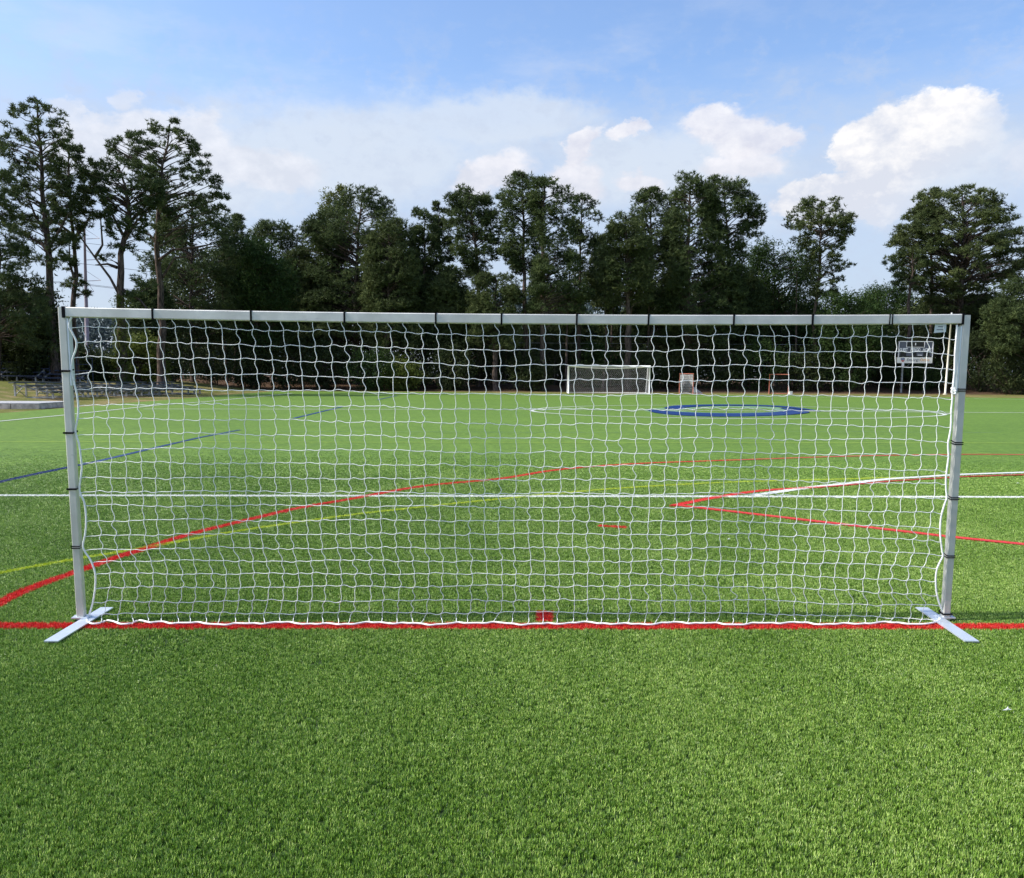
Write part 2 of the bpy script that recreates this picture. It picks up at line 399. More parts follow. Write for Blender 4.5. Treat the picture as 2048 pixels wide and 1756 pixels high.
M_FARLEAF = leafmat('far_hazed_foliage', (.05, .075, .08), (.075, .105, .105), (.10, .13, .12))  # blue-grey of distance haze mixed straight into the leaf colours

# ------------------------------------------------------------------ ground
def axis(a, b, near_a, near_b, step_n, growth=1.35):
    L = list(np.arange(near_a, near_b + 1e-6, step_n)); s = step_n; x = near_a; lo = []
    while x > a: s *= growth; x -= s; lo.append(x)
    s = step_n; x = near_b; hi = []
    while x < b: s *= growth; x += s; hi.append(x)
    return np.array(lo[::-1] + L + hi)
gx = axis(-2500, 2500, -70, 80, 2.0); gy = axis(-1500, 3500, -10, 130, 2.0)
GX, GY = np.meshgrid(gx, gy); bumpy = np.array([[mnoise.noise(Vector((x * .11, y * .11, 0))) for x in gx] for y in gy])
GZ = terr(GX, GY); GZ = GZ + bumpy * .12 * np.clip(GZ * 2, 0, 1)
nxx, nyy = len(gx), len(gy); I = (np.arange(nyy - 1)[:, None] * nxx + np.arange(nxx - 1)[None, :])
Fq = np.stack([I, I + 1, I + nxx + 1, I + nxx], -1).reshape(-1, 4)
gr = link('ground', np_mesh('ground', np.stack([GX, GY, GZ], -1).reshape(-1, 3), Fq, M_GROUND, True)); tag(gr, kind='structure')
LA, LB = gp(0, 827), gp(552, 782.5); dirL = (LB - LA).normalized()
far_pts = [gp(x, y) for x, y in ((552, 782.5), (800, 784), (1130, 788), (1600, 790.5), (1900, 794.5), (2048, 796.5))]
near_left = LA - dirL * (LA.y + 18) / dirL.y
fr = far_pts[-1] + Vector((40, -3, 0))
turf_poly = [near_left, LA] + far_pts + [fr, Vector((fr.x - 2, -18, 0))]
# turf sheet: grid of long quads from the front row to the far edge
TZ = .012
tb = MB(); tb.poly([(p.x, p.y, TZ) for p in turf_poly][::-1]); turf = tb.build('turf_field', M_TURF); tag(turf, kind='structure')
# make it face up
if turf.data.polygons[0].normal.z < 0: turf.data.flip_normals()

# ------------------------------------------------------------------ markings
marks = []       # name, material, [polyline xy], width
def smooth(P, n=6):
    P = [np.array((p[0], p[1])) for p in P]; out = []
    Q = [2 * P[0] - P[1]] + P + [2 * P[-1] - P[-2]]
    for i in range(1, len(Q) - 2):
        for k in range(n):
            u = k / n; a, b, c, d = Q[i - 1:i + 3]
            out.append(.5 * ((2 * b) + (-a + c) * u + (2 * a - 5 * b + 4 * c - d) * u * u + (-a + 3 * b - 3 * c + d) * u ** 3))
    out.append(Q[-2]); return np.array(out)
def mk(name, material, px, width, sm=True, ext0=0.0, ext1=0.0):
    P = [gp(x, y, .026) for x, y in px]; P = smooth(P) if sm and len(P) > 2 else np.array([(p.x, p.y) for p in P])
    if ext0: d = P[0] - P[1]; P = np.vstack([P[0] + d / np.linalg.norm(d) * ext0, P])
    if ext1: d = P[-1] - P[-2]; P = np.vstack([P, P[-1] + d / np.linalg.norm(d) * ext1])
    marks.append([name, material, P, width])
mk('red_goal_line', M_RED, [(0, 1250.5), (2048, 1252.5)], .115, False, 9, 9)
mk('red_centre_mark', M_RED, [(1089, 1243), (1090, 1222)], .10, False)
mk('red_fan_arc', M_RED, [(0, 1205), (60, 1176.5), (148, 1145), (236, 1113.5), (297, 1095), (377, 1069), (500, 1038.5), (600, 1015.5), (700, 998), (850, 971.5), (1000, 957), (1100, 940.8), (1200, 931), (1300, 925), (1400, 921.5), (1500, 918), (1700, 911.5), (1910, 908), (2048, 908.5)], .105, True, 1.2, 6)
mk('yellow_arc', M_YEL, [(0, 1146), (60, 1134), (148, 1118.5), (236, 1104), (340, 1086), (500, 1058), (700, 1030), (850, 1013), (1000, 997.7), (1146, 984), (1244, 976), (1366, 968.3), (1500, 962.5), (1700, 957), (1790, 954)], .065, True, 1.5)
mk('white_touchline', M_WHT, [(0, 990.5), (2048, 993.8)], .115, False, 8, 8)
mk('white_arc', M_WHT, [(1510, 991), (1560, 983), (1620, 974.5), (1700, 966), (1780, 957.4), (1850, 953), (1920, 948.6), (2048, 944.3)], .13, True, 0, 6)
mk('red_shooting_arc', M_RED, [(1346, 1011.5), (1425, 995.8), (1500, 984), (1560, 978.5), (1640, 974)], .11, True)
mk('red_shooting_arc', M_RED, [(1640, 974.2), (1700, 969.5), (1780, 962.2), (1890, 955.4), (1920, 953.4), (2048, 949)], .06, True, 0, 6)
mk('red_hash_ray', M_RED, [(1348, 1010), (1500, 1027.5), (1780, 1060), (1910, 1075), (2048, 1089)], .105, True, 0, 4)
mk('red_hash_dash', M_RED, [(1197, 1051.3), (1253, 1054.6)], .10, False)
mk('blue_dashed_line', M_BLU, [(0, 963), (80, 945), (194, 921.7), (314, 893.6), (400, 874), (480, 859)], .115, False, 3)
mk('blue_dashed_line', M_BLU, [(588, 836), (689, 812)], .15, False)
mk('blue_dashed_line', M_BLU, [(754, 799.6), (794, 791)], .15, False)
mk('white_sideline', M_WHT, [(0, 842), (127, 830), (312, 810.5), (420, 802.3), (508, 794), (585, 786.5)], .14, False, 14)
mk('halfway_line', M_WHT, [(287, 817.8), (1100, 819), (2048, 825.3)], .17, False, 0, 20)
mk('faint_yellow_line', M_YEL, [(0, 883), (700, 884.3), (1928, 885.4), (2048, 886.2)], .035, False, 10, 10)
mk('faint_blue_line', M_BLU, [(560, 862.6), (1140, 865), (1600, 863), (2000, 865.5)], .03, False)
mk('far_touchline', M_WHT, [(1043, 791.2), (1320, 793), (1600, 794.2), (1772, 795.4), (2015, 798.8), (2048, 799.4)], .16, False, 0, 20)
mk('far_corner_dash', M_WHT, [(750, 789), (794, 784.6)], .14, False)
C = [(1062, 820.4), (1078, 817.2), (1104, 814.6), (1192, 811.3), (1320, 810), (1460, 810.6), (1600, 812.8), (1700, 815.6), (1800, 820.2), (1860, 823.8), (1889, 827.8), (1880, 830.4), (1840, 833), (1750, 835.8), (1600, 837), (1450, 836.4), (1320, 834.3), (1192, 831), (1104, 826), (1072, 823), (1062, 820.4)]
mk('centre_circle', M_WHT, C, .19)

def strip(P, wd, z, pts=None):
    n = len(P); T = np.gradient(P, axis=0); T /= np.linalg.norm(T, axis=1)[:, None]; N = np.stack([-T[:, 1], T[:, 0]], 1) * wd / 2
    V = np.concatenate([np.c_[P + N, np.full(n, z)], np.c_[P - N, np.full(n, z)]]); i = np.arange(n - 1)
    return V, np.stack([i, i + n, i + n + 1, i + 1], 1)
def densify(P, step=.25):
    out = [P[0]]
    for a, b in zip(P[:-1], P[1:]):
        L = np.linalg.norm(b - a); k = max(1, int(min(L / step, 60)))
        for q in range(1, k + 1): out.append(a + (b - a) * q / k)
    return np.array(out)
def seg_dist(Q, P):
    if len(P) == 2:      # straight strip: square ends
        a, b = P; L = np.linalg.norm(b - a); T = (b - a) / L; N = np.array([-T[1], T[0]]); t = (Q - a) @ T
        return np.where((t > 0) & (t < L), np.abs((Q - a) @ N), 1e9)
    best = np.full(len(Q), 1e9)
    for a, b in zip(P[:-1], P[1:]):
        ab = b - a; L2 = ab @ ab + 1e-12; t = np.clip(((Q - a) @ ab) / L2, 0, 1)
        d = np.linalg.norm(Q - (a + t[:, None] * ab), axis=1); best = np.minimum(best, d)
    return best

# tuft prototypes (four), a handful of curled fibres each
def tuft(rng, nb, h, wd, spread, lay):
    V = []; Fs = []; S = []
    for b in range(nb):
        a = rng.uniform(0, 2 * np.pi); r = spread * math.sqrt(rng.uniform()); x, y = r * math.cos(a), r * math.sin(a)
        la = rng.uniform(0, 2 * np.pi); hh = h * rng.uniform(.65, 1.15); ln = lay * rng.uniform(.3, 1.4); dx, dy = math.cos(la), math.sin(la)
        fa = la + rng.uniform(.6, 2.2); wx, wy = math.cos(fa) * wd / 2, math.sin(fa) * wd / 2; i = len(V)
        V += [(x - wx, y - wy, 0), (x + wx, y + wy, 0), (x + dx * ln * .35 - wx, y + dy * ln * .35 - wy, hh * .6), (x + dx * ln * .35 + wx, y + dy * ln * .35 + wy, hh * .6), (x + dx * ln, y + dy * ln, hh * .98)]
        Fs += [(i, i + 1, i + 3), (i, i + 3, i + 2), (i + 2, i + 3, i + 4)]
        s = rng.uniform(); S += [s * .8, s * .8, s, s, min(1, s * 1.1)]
    return np.array(V), np.array(Fs), np.array(S)
TR = np.random.default_rng(3)
TUFTS = [tuft(TR, 9, .019, .0023, .008, .0085) for _ in range(4)]

def gn_group():
    g = bpy.data.node_groups.new('turf_fibres', 'GeometryNodeTree')
    g.interface.new_socket('Geometry', in_out='INPUT', socket_type='NodeSocketGeometry'); g.interface.new_socket('Geometry', in_out='OUTPUT', socket_type='NodeSocketGeometry')
    t = NT(g); gi = t.n('NodeGroupInput'); go = t.n('NodeGroupOutput')
    def attr(nm, ty): a = t.n('GeometryNodeInputNamedAttribute'); a.data_type = ty; a.inputs['Name'].default_value = nm; return a.outputs[0]
    part = attr('part', 'FLOAT')
    def sel(v):
        c = t.n('FunctionNodeCompare'); c.data_type = 'FLOAT'; c.operation = 'EQUAL'; t.l(part, c.inputs[0]); c.inputs[1].default_value = v; c.inputs['Epsilon'].default_value = .1
        s = t.n('GeometryNodeSeparateGeometry'); s.domain = 'POINT'; t.l(gi.outputs[0], s.inputs[0]); t.l(c.outputs[0], s.inputs['Selection']); return s.outputs[0]
    pts = sel(-1.0); sheet = sel(-2.0); gti = t.n('GeometryNodeGeometryToInstance')
    for k in (3, 2, 1, 0): t.l(sel(float(k)), gti.inputs[0])
    iop = t.n('GeometryNodeInstanceOnPoints'); t.l(pts, iop.inputs['Points']); t.l(gti.outputs[0], iop.inputs['Instance']); iop.inputs['Pick Instance'].default_value = True
    t.l(attr('pick', 'INT'), iop.inputs['Instance Index']); t.l(attr('tscale', 'FLOAT_VECTOR'), iop.inputs['Scale'])
    t.l(attr('trot', 'FLOAT_VECTOR'), iop.inputs['Rotation'])
    j = t.n('GeometryNodeJoinGeometry'); t.l(iop.outputs[0], j.inputs[0]); t.l(sheet, j.inputs[0]); t.l(j.outputs[0], go.inputs[0]); return g
GN = gn_group()
def fibre_object(name, material, SV, SF, Q, sc, z0):
    """SV/SF: sheet; Q (n,2) tuft positions; sc (n,3) scales"""
    V = [SV] if len(SV) else []; Fs = []; part = [np.full(len(SV), -2.)]; shade = [np.full(len(SV), .5)]; off = len(SV)
    tri = []
    if len(SV):
        tri.append(np.concatenate([SF[:, [0, 1, 2]], SF[:, [0, 2, 3]]]))
    for k, (tv, tf, ts) in enumerate(TUFTS):
        V.append(tv + np.array([0, 0, 0])); tri.append(tf + off); part.append(np.full(len(tv), float(k))); shade.append(ts); off += len(tv)
    n = len(Q); V.append(np.c_[Q, np.full(n, z0)]); part.append(np.full(n, -1.)); shade.append(np.full(n, .5)); off += n
    me = np_mesh(name, np.concatenate(V), np.concatenate(tri), material)
    tot = off; P = np.concatenate(part)
    a = me.attributes.new('part', 'FLOAT', 'POINT'); a.data.foreach_set('value', P.astype(np.float32))
    a = me.attributes.new('shade', 'FLOAT', 'POINT'); a.data.foreach_set('value', np.concatenate(shade).astype(np.float32))
    pk = np.zeros(tot, np.int32); pk[-n:] = RNG.integers(0, 4, n) if n else 0
    a = me.attributes.new('pick', 'INT', 'POINT'); a.data.foreach_set('value', pk)
    s = np.ones((tot, 3), np.float32); s[tot - n:] = sc; a = me.attributes.new('tscale', 'FLOAT_VECTOR', 'POINT'); a.data.foreach_set('vector', s.ravel())
    r = np.zeros((tot, 3), np.float32); r[tot - n:, 2] = RNG.uniform(0, 6.283, n); a = me.attributes.new('trot', 'FLOAT_VECTOR', 'POINT'); a.data.foreach_set('vector', r.ravel())
    o = link(name, me); md = o.modifiers.new('fibres', 'NODES'); md.node_group = GN; return o

def band_scale(d): return 1.0 + np.clip((d - 4.0) / 10.0, 0, 2.2) * .55
BASE_D = 9800.0
def jitter_scale(d):
    s = band_scale(d); k = RNG.uniform(.8, 1.2, len(d)); return np.stack([s * k, s * k, (1 + (s - 1) * .1) * RNG.uniform(.75, 1.2, len(d)) * np.clip((21 - d) / 9, .25, 1)], 1)
Q = []
R0, R1 = 2.0, 19.0
edges = np.concatenate([np.arange(R0, 6, .5), np.arange(6, 12, 1.0), np.arange(12, R1 + .1, 1.5)])
for a, b in zip(edges[:-1], edges[1:]):
    mid = (a + b) / 2; wl = .68 * b + .55; dens = BASE_D / band_scale(np.array([mid]))[0] ** 2
    if a > 8: dens *= max(.02, 1 - (mid - 8) / 11.5) ** 1.7
    n = int(dens * (b - a) * 2 * wl); Q.append(np.c_[RNG.uniform(-wl, wl, n), RNG.uniform(a, b, n)])
Q = np.concatenate(Q)
edge_j = RNG.normal(0, .006, len(Q)); keep = np.ones(len(Q), bool)
LZ = {}
for i, (nm, mt, P, wd) in enumerate(marks):
    Pd = densify(P); mn = Pd.min(0) - .3; mx = Pd.max(0) + .3
    cap = 1 if nm == 'red_centre_mark' else 0
    box = (Q[:, 0] > mn[0]) & (Q[:, 0] < mx[0]) & (Q[:, 1] > mn[1]) & (Q[:, 1] < mx[1]); idx = np.nonzero(box)[0]
    if len(idx):
        d = seg_dist(Q[idx], P); keep[idx[d < wd / 2 + edge_j[idx]]] = False
thin = np.array([mnoise.noise(Vector((x * 1.7, y * 1.3, 0))) + .6 * mnoise.noise(Vector((x * 6, y * 4.5, 3))) if y < 8 else 0 for x, y in Q]); keep &= ~((thin > .42) & (RNG.uniform(0, 1, len(Q)) < np.clip((thin - .42) * 1.9, 0, .55)))
Q = Q[keep]; dist = np.hypot(Q[:, 0], Q[:, 1])
blades = fibre_object('turf_grass', M_BLADE, np.zeros((0, 3)), np.zeros((0, 4), int), Q, jitter_scale(dist), TZ)
tag(blades, 'short green artificial grass fibres covering the near pitch', 'artificial grass', kind='stuff')
for i, (nm, mt, P, wd) in enumerate(marks):
    Pd = densify(P, .4); zz = TZ + .004 + .002 * (i % 9); SV, SF = strip(Pd, wd, zz)
    pts = []
    for a, b in zip(Pd[:-1], Pd[1:]):
        c = (a + b) / 2; d = math.hypot(*c); L = np.linalg.norm(b - a)
        if d < 17 and c[1] > 0:
            n = max(1, int(BASE_D * 1.3 / band_scale(np.array([d]))[0] ** 2 * L * wd)); u = RNG.uniform(0, 1, n); v = RNG.uniform(-.5, .5, n) * wd * 1.02 + RNG.normal(0, .005, n)
            T = (b - a) / L; pts.append(a + u[:, None] * (b - a) + v[:, None] * np.array([-T[1], T[0]]))
    pts = np.concatenate(pts) if pts else np.zeros((0, 2))
    if len(pts):
        sc = jitter_scale(np.hypot(pts[:, 0], pts[:, 1])); sc[:, 2] *= 1.12
        o = fibre_object(nm, mt, SV, SF, pts, sc, TZ)
    else:
        me = np_mesh(nm, SV, SF, mt); a = me.attributes.new('shade', 'FLOAT', 'POINT'); a.data.foreach_set('value', np.full(len(SV), .6, np.float32)); o = link(nm, me)
    tag(o, kind='structure')

# centre emblem: two interlocking crescents in blue with pale edging
def flat_poly(name, px, z, material, grow=0.0):
    P = [gp(x, y) for x, y in px]; c = sum(P, Vector()) / len(P)
    b = MB(); b.poly([((p.x - c.x) * (1 + grow) + c.x, (p.y - c.y) * (1 + grow) + c.y, z) for p in P])
    o = b.build(name, material)
    if o.data.polygons[0].normal.z < 0: o.data.flip_normals()
    a = o.data.attributes.new('shade', 'FLOAT', 'POINT'); a.data.foreach_set('value', np.full(len(o.data.vertices), .8, np.float32)); tag(o, kind='structure'); return o
def band(name, outer, inner, z, material):
    A = smooth([gp(*p) for p in outer], 5); B = smooth([gp(*p) for p in inner], 5); n = min(len(A), len(B))
    V = np.concatenate([np.c_[A[:n], np.full(n, z)], np.c_[B[:n], np.full(n, z)]]); i = np.arange(n - 1)
    me = np_mesh(name, V, np.stack([i, i + 1, i + n + 1, i + n], 1), material)
    a = me.attributes.new('shade', 'FLOAT', 'POINT'); a.data.foreach_set('value', np.full(len(V), .45, np.float32))
    if me.polygons[n // 2].normal.z < 0: me.flip_normals()
    o = link(name, me); tag(o, kind='structure'); return o
outL = [(1291, 820), (1312, 827), (1370, 832.4), (1450, 834.4), (1540, 832.6), (1598, 829.3), (1619, 825.5), (1600, 820.5), (1565, 817)]
inL = [(1296, 819.4), (1330, 823), (1378, 826.2), (1450, 828), (1520, 827), (1556, 825), (1572, 822.4), (1570, 820.2), (1560, 817.5)]
outU = [(1327, 817), (1345, 813), (1380, 811.2), (1430, 810.2), (1500, 810.8), (1560, 813), (1600, 817), (1642, 823.2)]
inU = [(1334, 819), (1362, 819.2), (1374, 816), (1425, 813), (1500, 812.8), (1560, 815.4), (1598, 819.4), (1641, 823.9)]
flat_poly('emblem_pale_ground', [(1288, 822), (1330, 830.5), (1400, 834.8), (1470, 835.3), (1560, 833), (1612, 828), (1590, 818), (1520, 812.4), (1400, 812), (1345, 815), (1310, 817.5)], TZ + .003, M_PALE)
flat_poly('emblem_green_centre', [(1352, 822), (1400, 825.3), (1460, 826.6), (1530, 825), (1560, 821.5), (1530, 817), (1460, 814.6), (1400, 815), (1385, 818)], TZ + .006, M_TURF)
band('blue_emblem', outL, inL, TZ + .026, M_BLU)
band('blue_emblem', outU, inU, TZ + .030, M_BLU)

# ------------------------------------------------------------------ the practice goal
PSI = .0233; GD = 5.4437; GXC = .0417; GW = 5.6262; GH = 2.0005
gcs, gsn = math.cos(PSI), math.sin(PSI)
def G(s, dpt, z): return Vector((GXC + s * gcs - dpt * gsn, GD + s * gsn + dpt * gcs, z))     # goal-plane coordinates: along, behind, up
def gpx(px, py, dpt=0.0):          # pixel -> (s, z) in the goal plane
    d = ray(px, py); n = Vector((-gsn, gcs, 0)); o = Vector((0, 0, CH)); p0 = G(0, dpt, 0)
    t = (p0 - o).dot(n) / d.dot(n); P = o + d * t; q = P - Vector((GXC, GD, 0)); return q.x * gcs + q.y * gsn, P.z
goal = empty('practice_goal', G(0, 0, 0), PSI)
tag(goal, 'wide silver aluminium practice goal with a flat white net standing on the red line', 'goal')
PW = .048; Rg = Matrix.Rotation(PSI, 3, 'Z')
for s in (-1, 1):
    top_s, top_z = gpx(126 if s < 0 else 1931, 614 if s < 0 else 630.5)
    bot_s, _ = gpx(164 if s < 0 else 1889.5, 1246)
    a = G(bot_s, 0, TZ + .012); b = G(top_s, 0, top_z)
    mb = MB(); d = (b - a).normalized(); side = Vector((gcs, gsn, 0)); side = (side - d * side.dot(d)).normalized(); fw = d.cross(side)
    R = Matrix((side, -fw, d)).transposed()
    if R.determinant() < 0: R = Matrix((side, fw, d)).transposed()
    mb.box((a + b) / 2, (PW, .044, (b - a).length), rot=R, bev=.005); po = mb.build('post', M_POST, goal)
    # inner sleeve at the corner of the upright
    mb = MB(); ia = G(bot_s + (top_s - bot_s) * .76 - s * (PW / 2 + .0065), .004, .76 * top_z); ib = G(top_s - s * (PW / 2 + .0065), .004, top_z - .07)
    mb.box((ia + ib) / 2, (.009, .047, (ib - ia).length), rot=R); mb.build('corner_sleeve', M_PLATE, goal)
    # foot plate lying on the turf with a welded pad
    px = ((102, 1283), (214, 1215.5)) if s < 0 else ((1944, 1283), (1843, 1215.5))
    p, q = gp(*px[0], .036), gp(*px[1], .036)
    mb = MB(); p.z = q.z = TZ + .024; mb.bar(p, q, .083, .008); fp = mb.build('foot_plate', M_PLATE, goal)
    mb = MB(); cpt = G(bot_s, 0, TZ + .0335); mb.box(cpt, (.10, .075, .009), rz=PSI); 
    for q_ in (-1, 1): mb.box(cpt + Vector((q_ * .04, 0, .006)), (.012, .012, .008), rz=PSI)
    mb.build('weld_pad', M_PLATE, goal)
# crossbar: one long tube, sagging a little in the middle
bl = gpx(134.5, 614.5); br = gpx(1923, 628.5); NB = 36; BH = .060
V = []; Fs = []
def bar_z(u): 
    base = bl[1] + (br[1] - bl[1]) * u; xp = 134.5 + (1923 - 134.5) * u
    return base - .0215 * (4 * u * (1 - u)) ** .9
ring = [(-.028, .005), (-.023, 0), (.023, 0), (.028, .005), (.028, .055), (.023, .06), (-.023, .06), (-.028, .055)]
for i in range(NB + 1):
    u = i / NB; s = bl[0] + (br[0] - bl[0]) * u; zt = bar_z(u)
    for y, z in ring: V.append(tuple(G(s, y, zt - z)))
for i in range(NB):
    for k in range(8): j = (k + 1) % 8; Fs.append([i * 8 + k, (i + 1) * 8 + k, (i + 1) * 8 + j, i * 8 + j])
Fs.append(list(range(8))); Fs.append([NB * 8 + k for k in range(8)][::-1])
me = bpy.data.meshes.new('crossbar'); me.from_pydata(V, [], Fs); me.materials.append(M_ALU); me.update(); link('crossbar', me, goal)
# black straps round the bar
for xp, wd, tilt in ((130.5, .016, 0), (308, .011, .0), (504, .011, 0), (690, .011, .0), (872, .011, 0), (1003, .011, 0), (1153, .011, 0), (1296, .011, .02), (1466, .011, 0), (1623, .013, 0), (1776.5, .006, .02), (1782, .006, -.02), (1922.5, .014, 0)):
    u = (xp - 134.5) / (1923 - 134.5); uc = min(max(u, 0), 1); s = gpx(xp, 620)[0]; zt = bar_z(uc)
    mb = MB(); mb.box(G(s, 0, zt - .0305), (wd, .064, .069), rot=Rg @ Matrix.Rotation(tilt, 3, 'Y')); mb.build('strap', M_TIE, goal)
# cords round the posts: thin loops, some doubled and slanted
def post_s(s, z):
    t0 = gpx(126 if s < 0 else 1931, 614 if s < 0 else 630.5); b0 = gpx(164 if s < 0 else 1889.5, 1246); t = z / t0[1]; return b0[0] + (t0[0] - b0[0]) * t
def loop(s, z, dz_in, r, z2=None):
    c = post_s(s, z); h = PW / 2 + r * .8; I_ = -s
    pts = []
    zi = z + dz_in
    corners = [(-h * I_, -h, z), (h * I_, -h, z + (.0)), (h * I_ + I_ * .006, h * .2, zi), (h * I_, h, zi), (-h * I_, h, z)]
    for k in range(len(corners) + 1):
        q = corners[k % len(corners)]; pts.append(G(c + q[0], q[1], q[2]))
    return MB().tube(pts, r, 6)
for s, ys, dbl in ((-1, (742, 866, 978.5, 1095, 1243), (0, 0, 0, 1, 0)), (1, (780, 887, 997.5, 1114, 1229), (1, 1, 1, 1, 0))):
    for y, db in zip(ys, dbl):
        xp = 140 if s < 0 else 1900; _, z = gpx(xp, y, -.03)
        if db:
            mb = loop(s, z + .006, .010, .0033); k = loop(s, z - .006, .006, .0033); off = len(mb.v); mb.v += k.v; mb.f += [[i + off for i in f] for f in k.f]
        else: mb = loop(s, z, .008, .0062)
        mb.build('tie_cord', M_TIE, goal, True)
# ---- net
ROW_L = [652, 682.5, 713, 746, 776.5, 808, 837, 867, 896, 925, 955, 983, 1011, 1040, 1069, 1097, 1122, 1147, 1175, 1203, 1227]
ROW_5 = [659, 689.7, 720, 750, 780, 810.5, 840, 869, 898, 926.5, 955.5, 983, 1011, 1040, 1068, 1096, 1121.5, 1147, 1174, 1202, 1226]
ROW_M = [671, 701, 731, 760, 790, 819, 848, 877, 905, 932, 959, 987, 1014, 1042, 1068, 1096, 1122, 1148, 1171.5, 1200, 1225]
ROW_R = [676, 706, 737, 765, 795, 822, 853, 880, 910, 939, 968, 997, 1025, 1054, 1081, 1107.5, 1132, 1160, 1187, 1211, 1237]
C1 = ([620, 652, 746, 808, 983, 1097, 1122, 1147, 1175, 1203, 1227, 1247], [156, 166, 178, 187, 192, 202, 213, 220, 219, 213, 207, 212])
C57 = ([640, 676, 737, 795, 853, 910, 997, 1081, 1107, 1132, 1160, 1187, 1211, 1237, 1248], [1890, 1886, 1885, 1877, 1874, 1872, 1864, 1854, 1857, 1846, 1842, 1843, 1854, 1847, 1838])
NC = 57; NR = 21
def bot_y(x): return 1246.2 + 1.6 * math.sin(x * .031) + 1.3 * math.sin(x * .073 + 1) + (-1.5 if x < 330 else 0) + .8 * math.sin(x * .17)
def row_y(r, x):
    return float(np.interp(x, [180, 500, 760, 1010, 1500, 1870], [ROW_L[r], ROW_5[r], (ROW_5[r] * .55 + ROW_M[r] * .45), ROW_M[r], ROW_M[r] + .5, ROW_R[r]]))
nr = np.random.default_rng(11)
node = np.zeros((NR + 2, NC, 2))
colj = nr.normal(0, 1.0, NC); rowph = nr.uniform(0, 6, NR + 2)
# column waviness correlated down the net
drift = np.zeros((NR + 2, NC))
for c in range(NC):
    v = colj[c]
    for r in range(NR + 2): v = v * .8 + nr.normal(0, .75); drift[r, c] = v
for c in range(NC):
    u = c / (NC - 1)
    for r in range(NR + 2):
        y = 637 + 8 * u if r == 0 else (bot_y(0) if r == NR + 1 else None)
        xg = 166 + u * (1886 - 166)
        if r == 0: y = 614.5 + 14 * u + 6 * 4 * u * (1 - u) + 17
        elif r <= NR: y = row_y(r - 1, xg) + 1.5 * math.sin(c * .55 + rowph[r]) + nr.normal(0, .7)
        x = np.interp(y if r <= NR else 1247, C1[0], C1[1]) * (1 - u) + np.interp(y if r <= NR else 1247, C57[0], C57[1]) * u
        x += drift[r, c] + (nr.normal(0, 3.5) if r in (0,) else 0)
        if r == NR + 1: x += -6 + 10 * u + nr.normal(0, 3.5); y = bot_y(x)
        node[r, c] = (x, y)
NET_D = -.018
dep = lambda x, y: NET_D + .020 * math.sin(x * .012 + 1) * math.sin((y - 640) / 610 * math.pi) + .03 * max(0, (y - 1150) / 100) ** 2
def n3(x, y):
    q = gp(x, y, .037)
    if (q.x - GXC) * -gsn + (q.y - GD) * gcs < dep(x, y) and y > 1180: return np.array(q)
    d = dep(x, y); s, z = gpx(x, y, d); return np.array(G(s, d, max(z, TZ + .020)))
def rope_pts(L, n=6):
    P = smooth([Vector((x, y, 0)) for x, y in L], n); return [n3(x, y) for x, y in P]
ropeL = [(143, 634), (138, 651), (146, 668), (153, 685), (151, 701), (145, 718), (143, 740), (148, 765), (154, 790), (156.5, 815), (155, 838), (151, 860), (153, 872), (158, 888), (161, 910), (163.5, 935), (161, 958), (159, 976), (161, 988), (168, 1003), (171.5, 1025), (172, 1050), (170, 1070), (166, 1090), (169, 1102), (182, 1122), (190, 1145), (191, 1165), (188.5, 1190), (183, 1215), (174, 1242)]
ropeR = [(1914, 650), (1912, 680), (1910, 706), (1909, 740), (1907, 762), (1905, 782), (1904.5, 800), (1902.5, 822), (1902, 850), (1899, 872), (1896, 888), (1897, 912), (1894, 938), (1892, 955), (1892, 975), (1893.5, 995), (1890, 1006), (1883, 1030), (1880.5, 1052), (1881, 1075), (1884, 1100), (1885.5, 1112), (1878, 1128), (1873, 1142), (1871.5, 1165), (1874, 1190), (1881, 1213), (1889, 1229)]
def rope_x(L, y): return float(np.interp(y, [p[1] for p in L], [p[0] for p in L]))
lines = []
SUB = 7
for c in range(NC):
    pts = []
    amp0 = nr.uniform(.8, 1.15)
    for r in range(NR + 1):
        a, b = node[r, c], node[r + 1, c]; A = nr.normal(1.9, .95) * amp0; B = nr.normal(.0, 1.2)
        if nr.uniform() < .07: A *= 1.7
        if r == NR: A *= .6
        for k in range(SUB):
            t = k / SUB; x = a[0] + (b[0] - a[0]) * t - A * math.sin(2 * math.pi * t) * .80 + B * math.sin(math.pi * t); pts.append(n3(x, a[1] + (b[1] - a[1]) * t))
    pts.append(n3(*node[NR + 1, c])); lines.append(np.array(pts))
for r in range(1, NR + 1):
    yl = node[r, 0][1] + 3.5; row = [(rope_x(ropeL, yl), yl)] + [tuple(node[r, c]) for c in range(NC)]
    yr = node[r, -1][1] + 3; row.append((rope_x(ropeR, yr), yr)); pts = []
    for a, b in zip(row[:-1], row[1:]):
        sg = nr.normal(.2, .8); q = nr.normal(-.9, .5)
        for k in range(5):
            t = k / 5; pts.append(n3(a[0] + (b[0] - a[0]) * t, a[1] + (b[1] - a[1]) * t + sg * math.sin(math.pi * t) + q * math.sin(2 * math.pi * t) * .9))
    pts.append(n3(*row[-1])); lines.append(np.array(pts))
V, Fc = tubes_np(lines, .0023, 5)
KV = []; KF = []; ob_ = len(V)
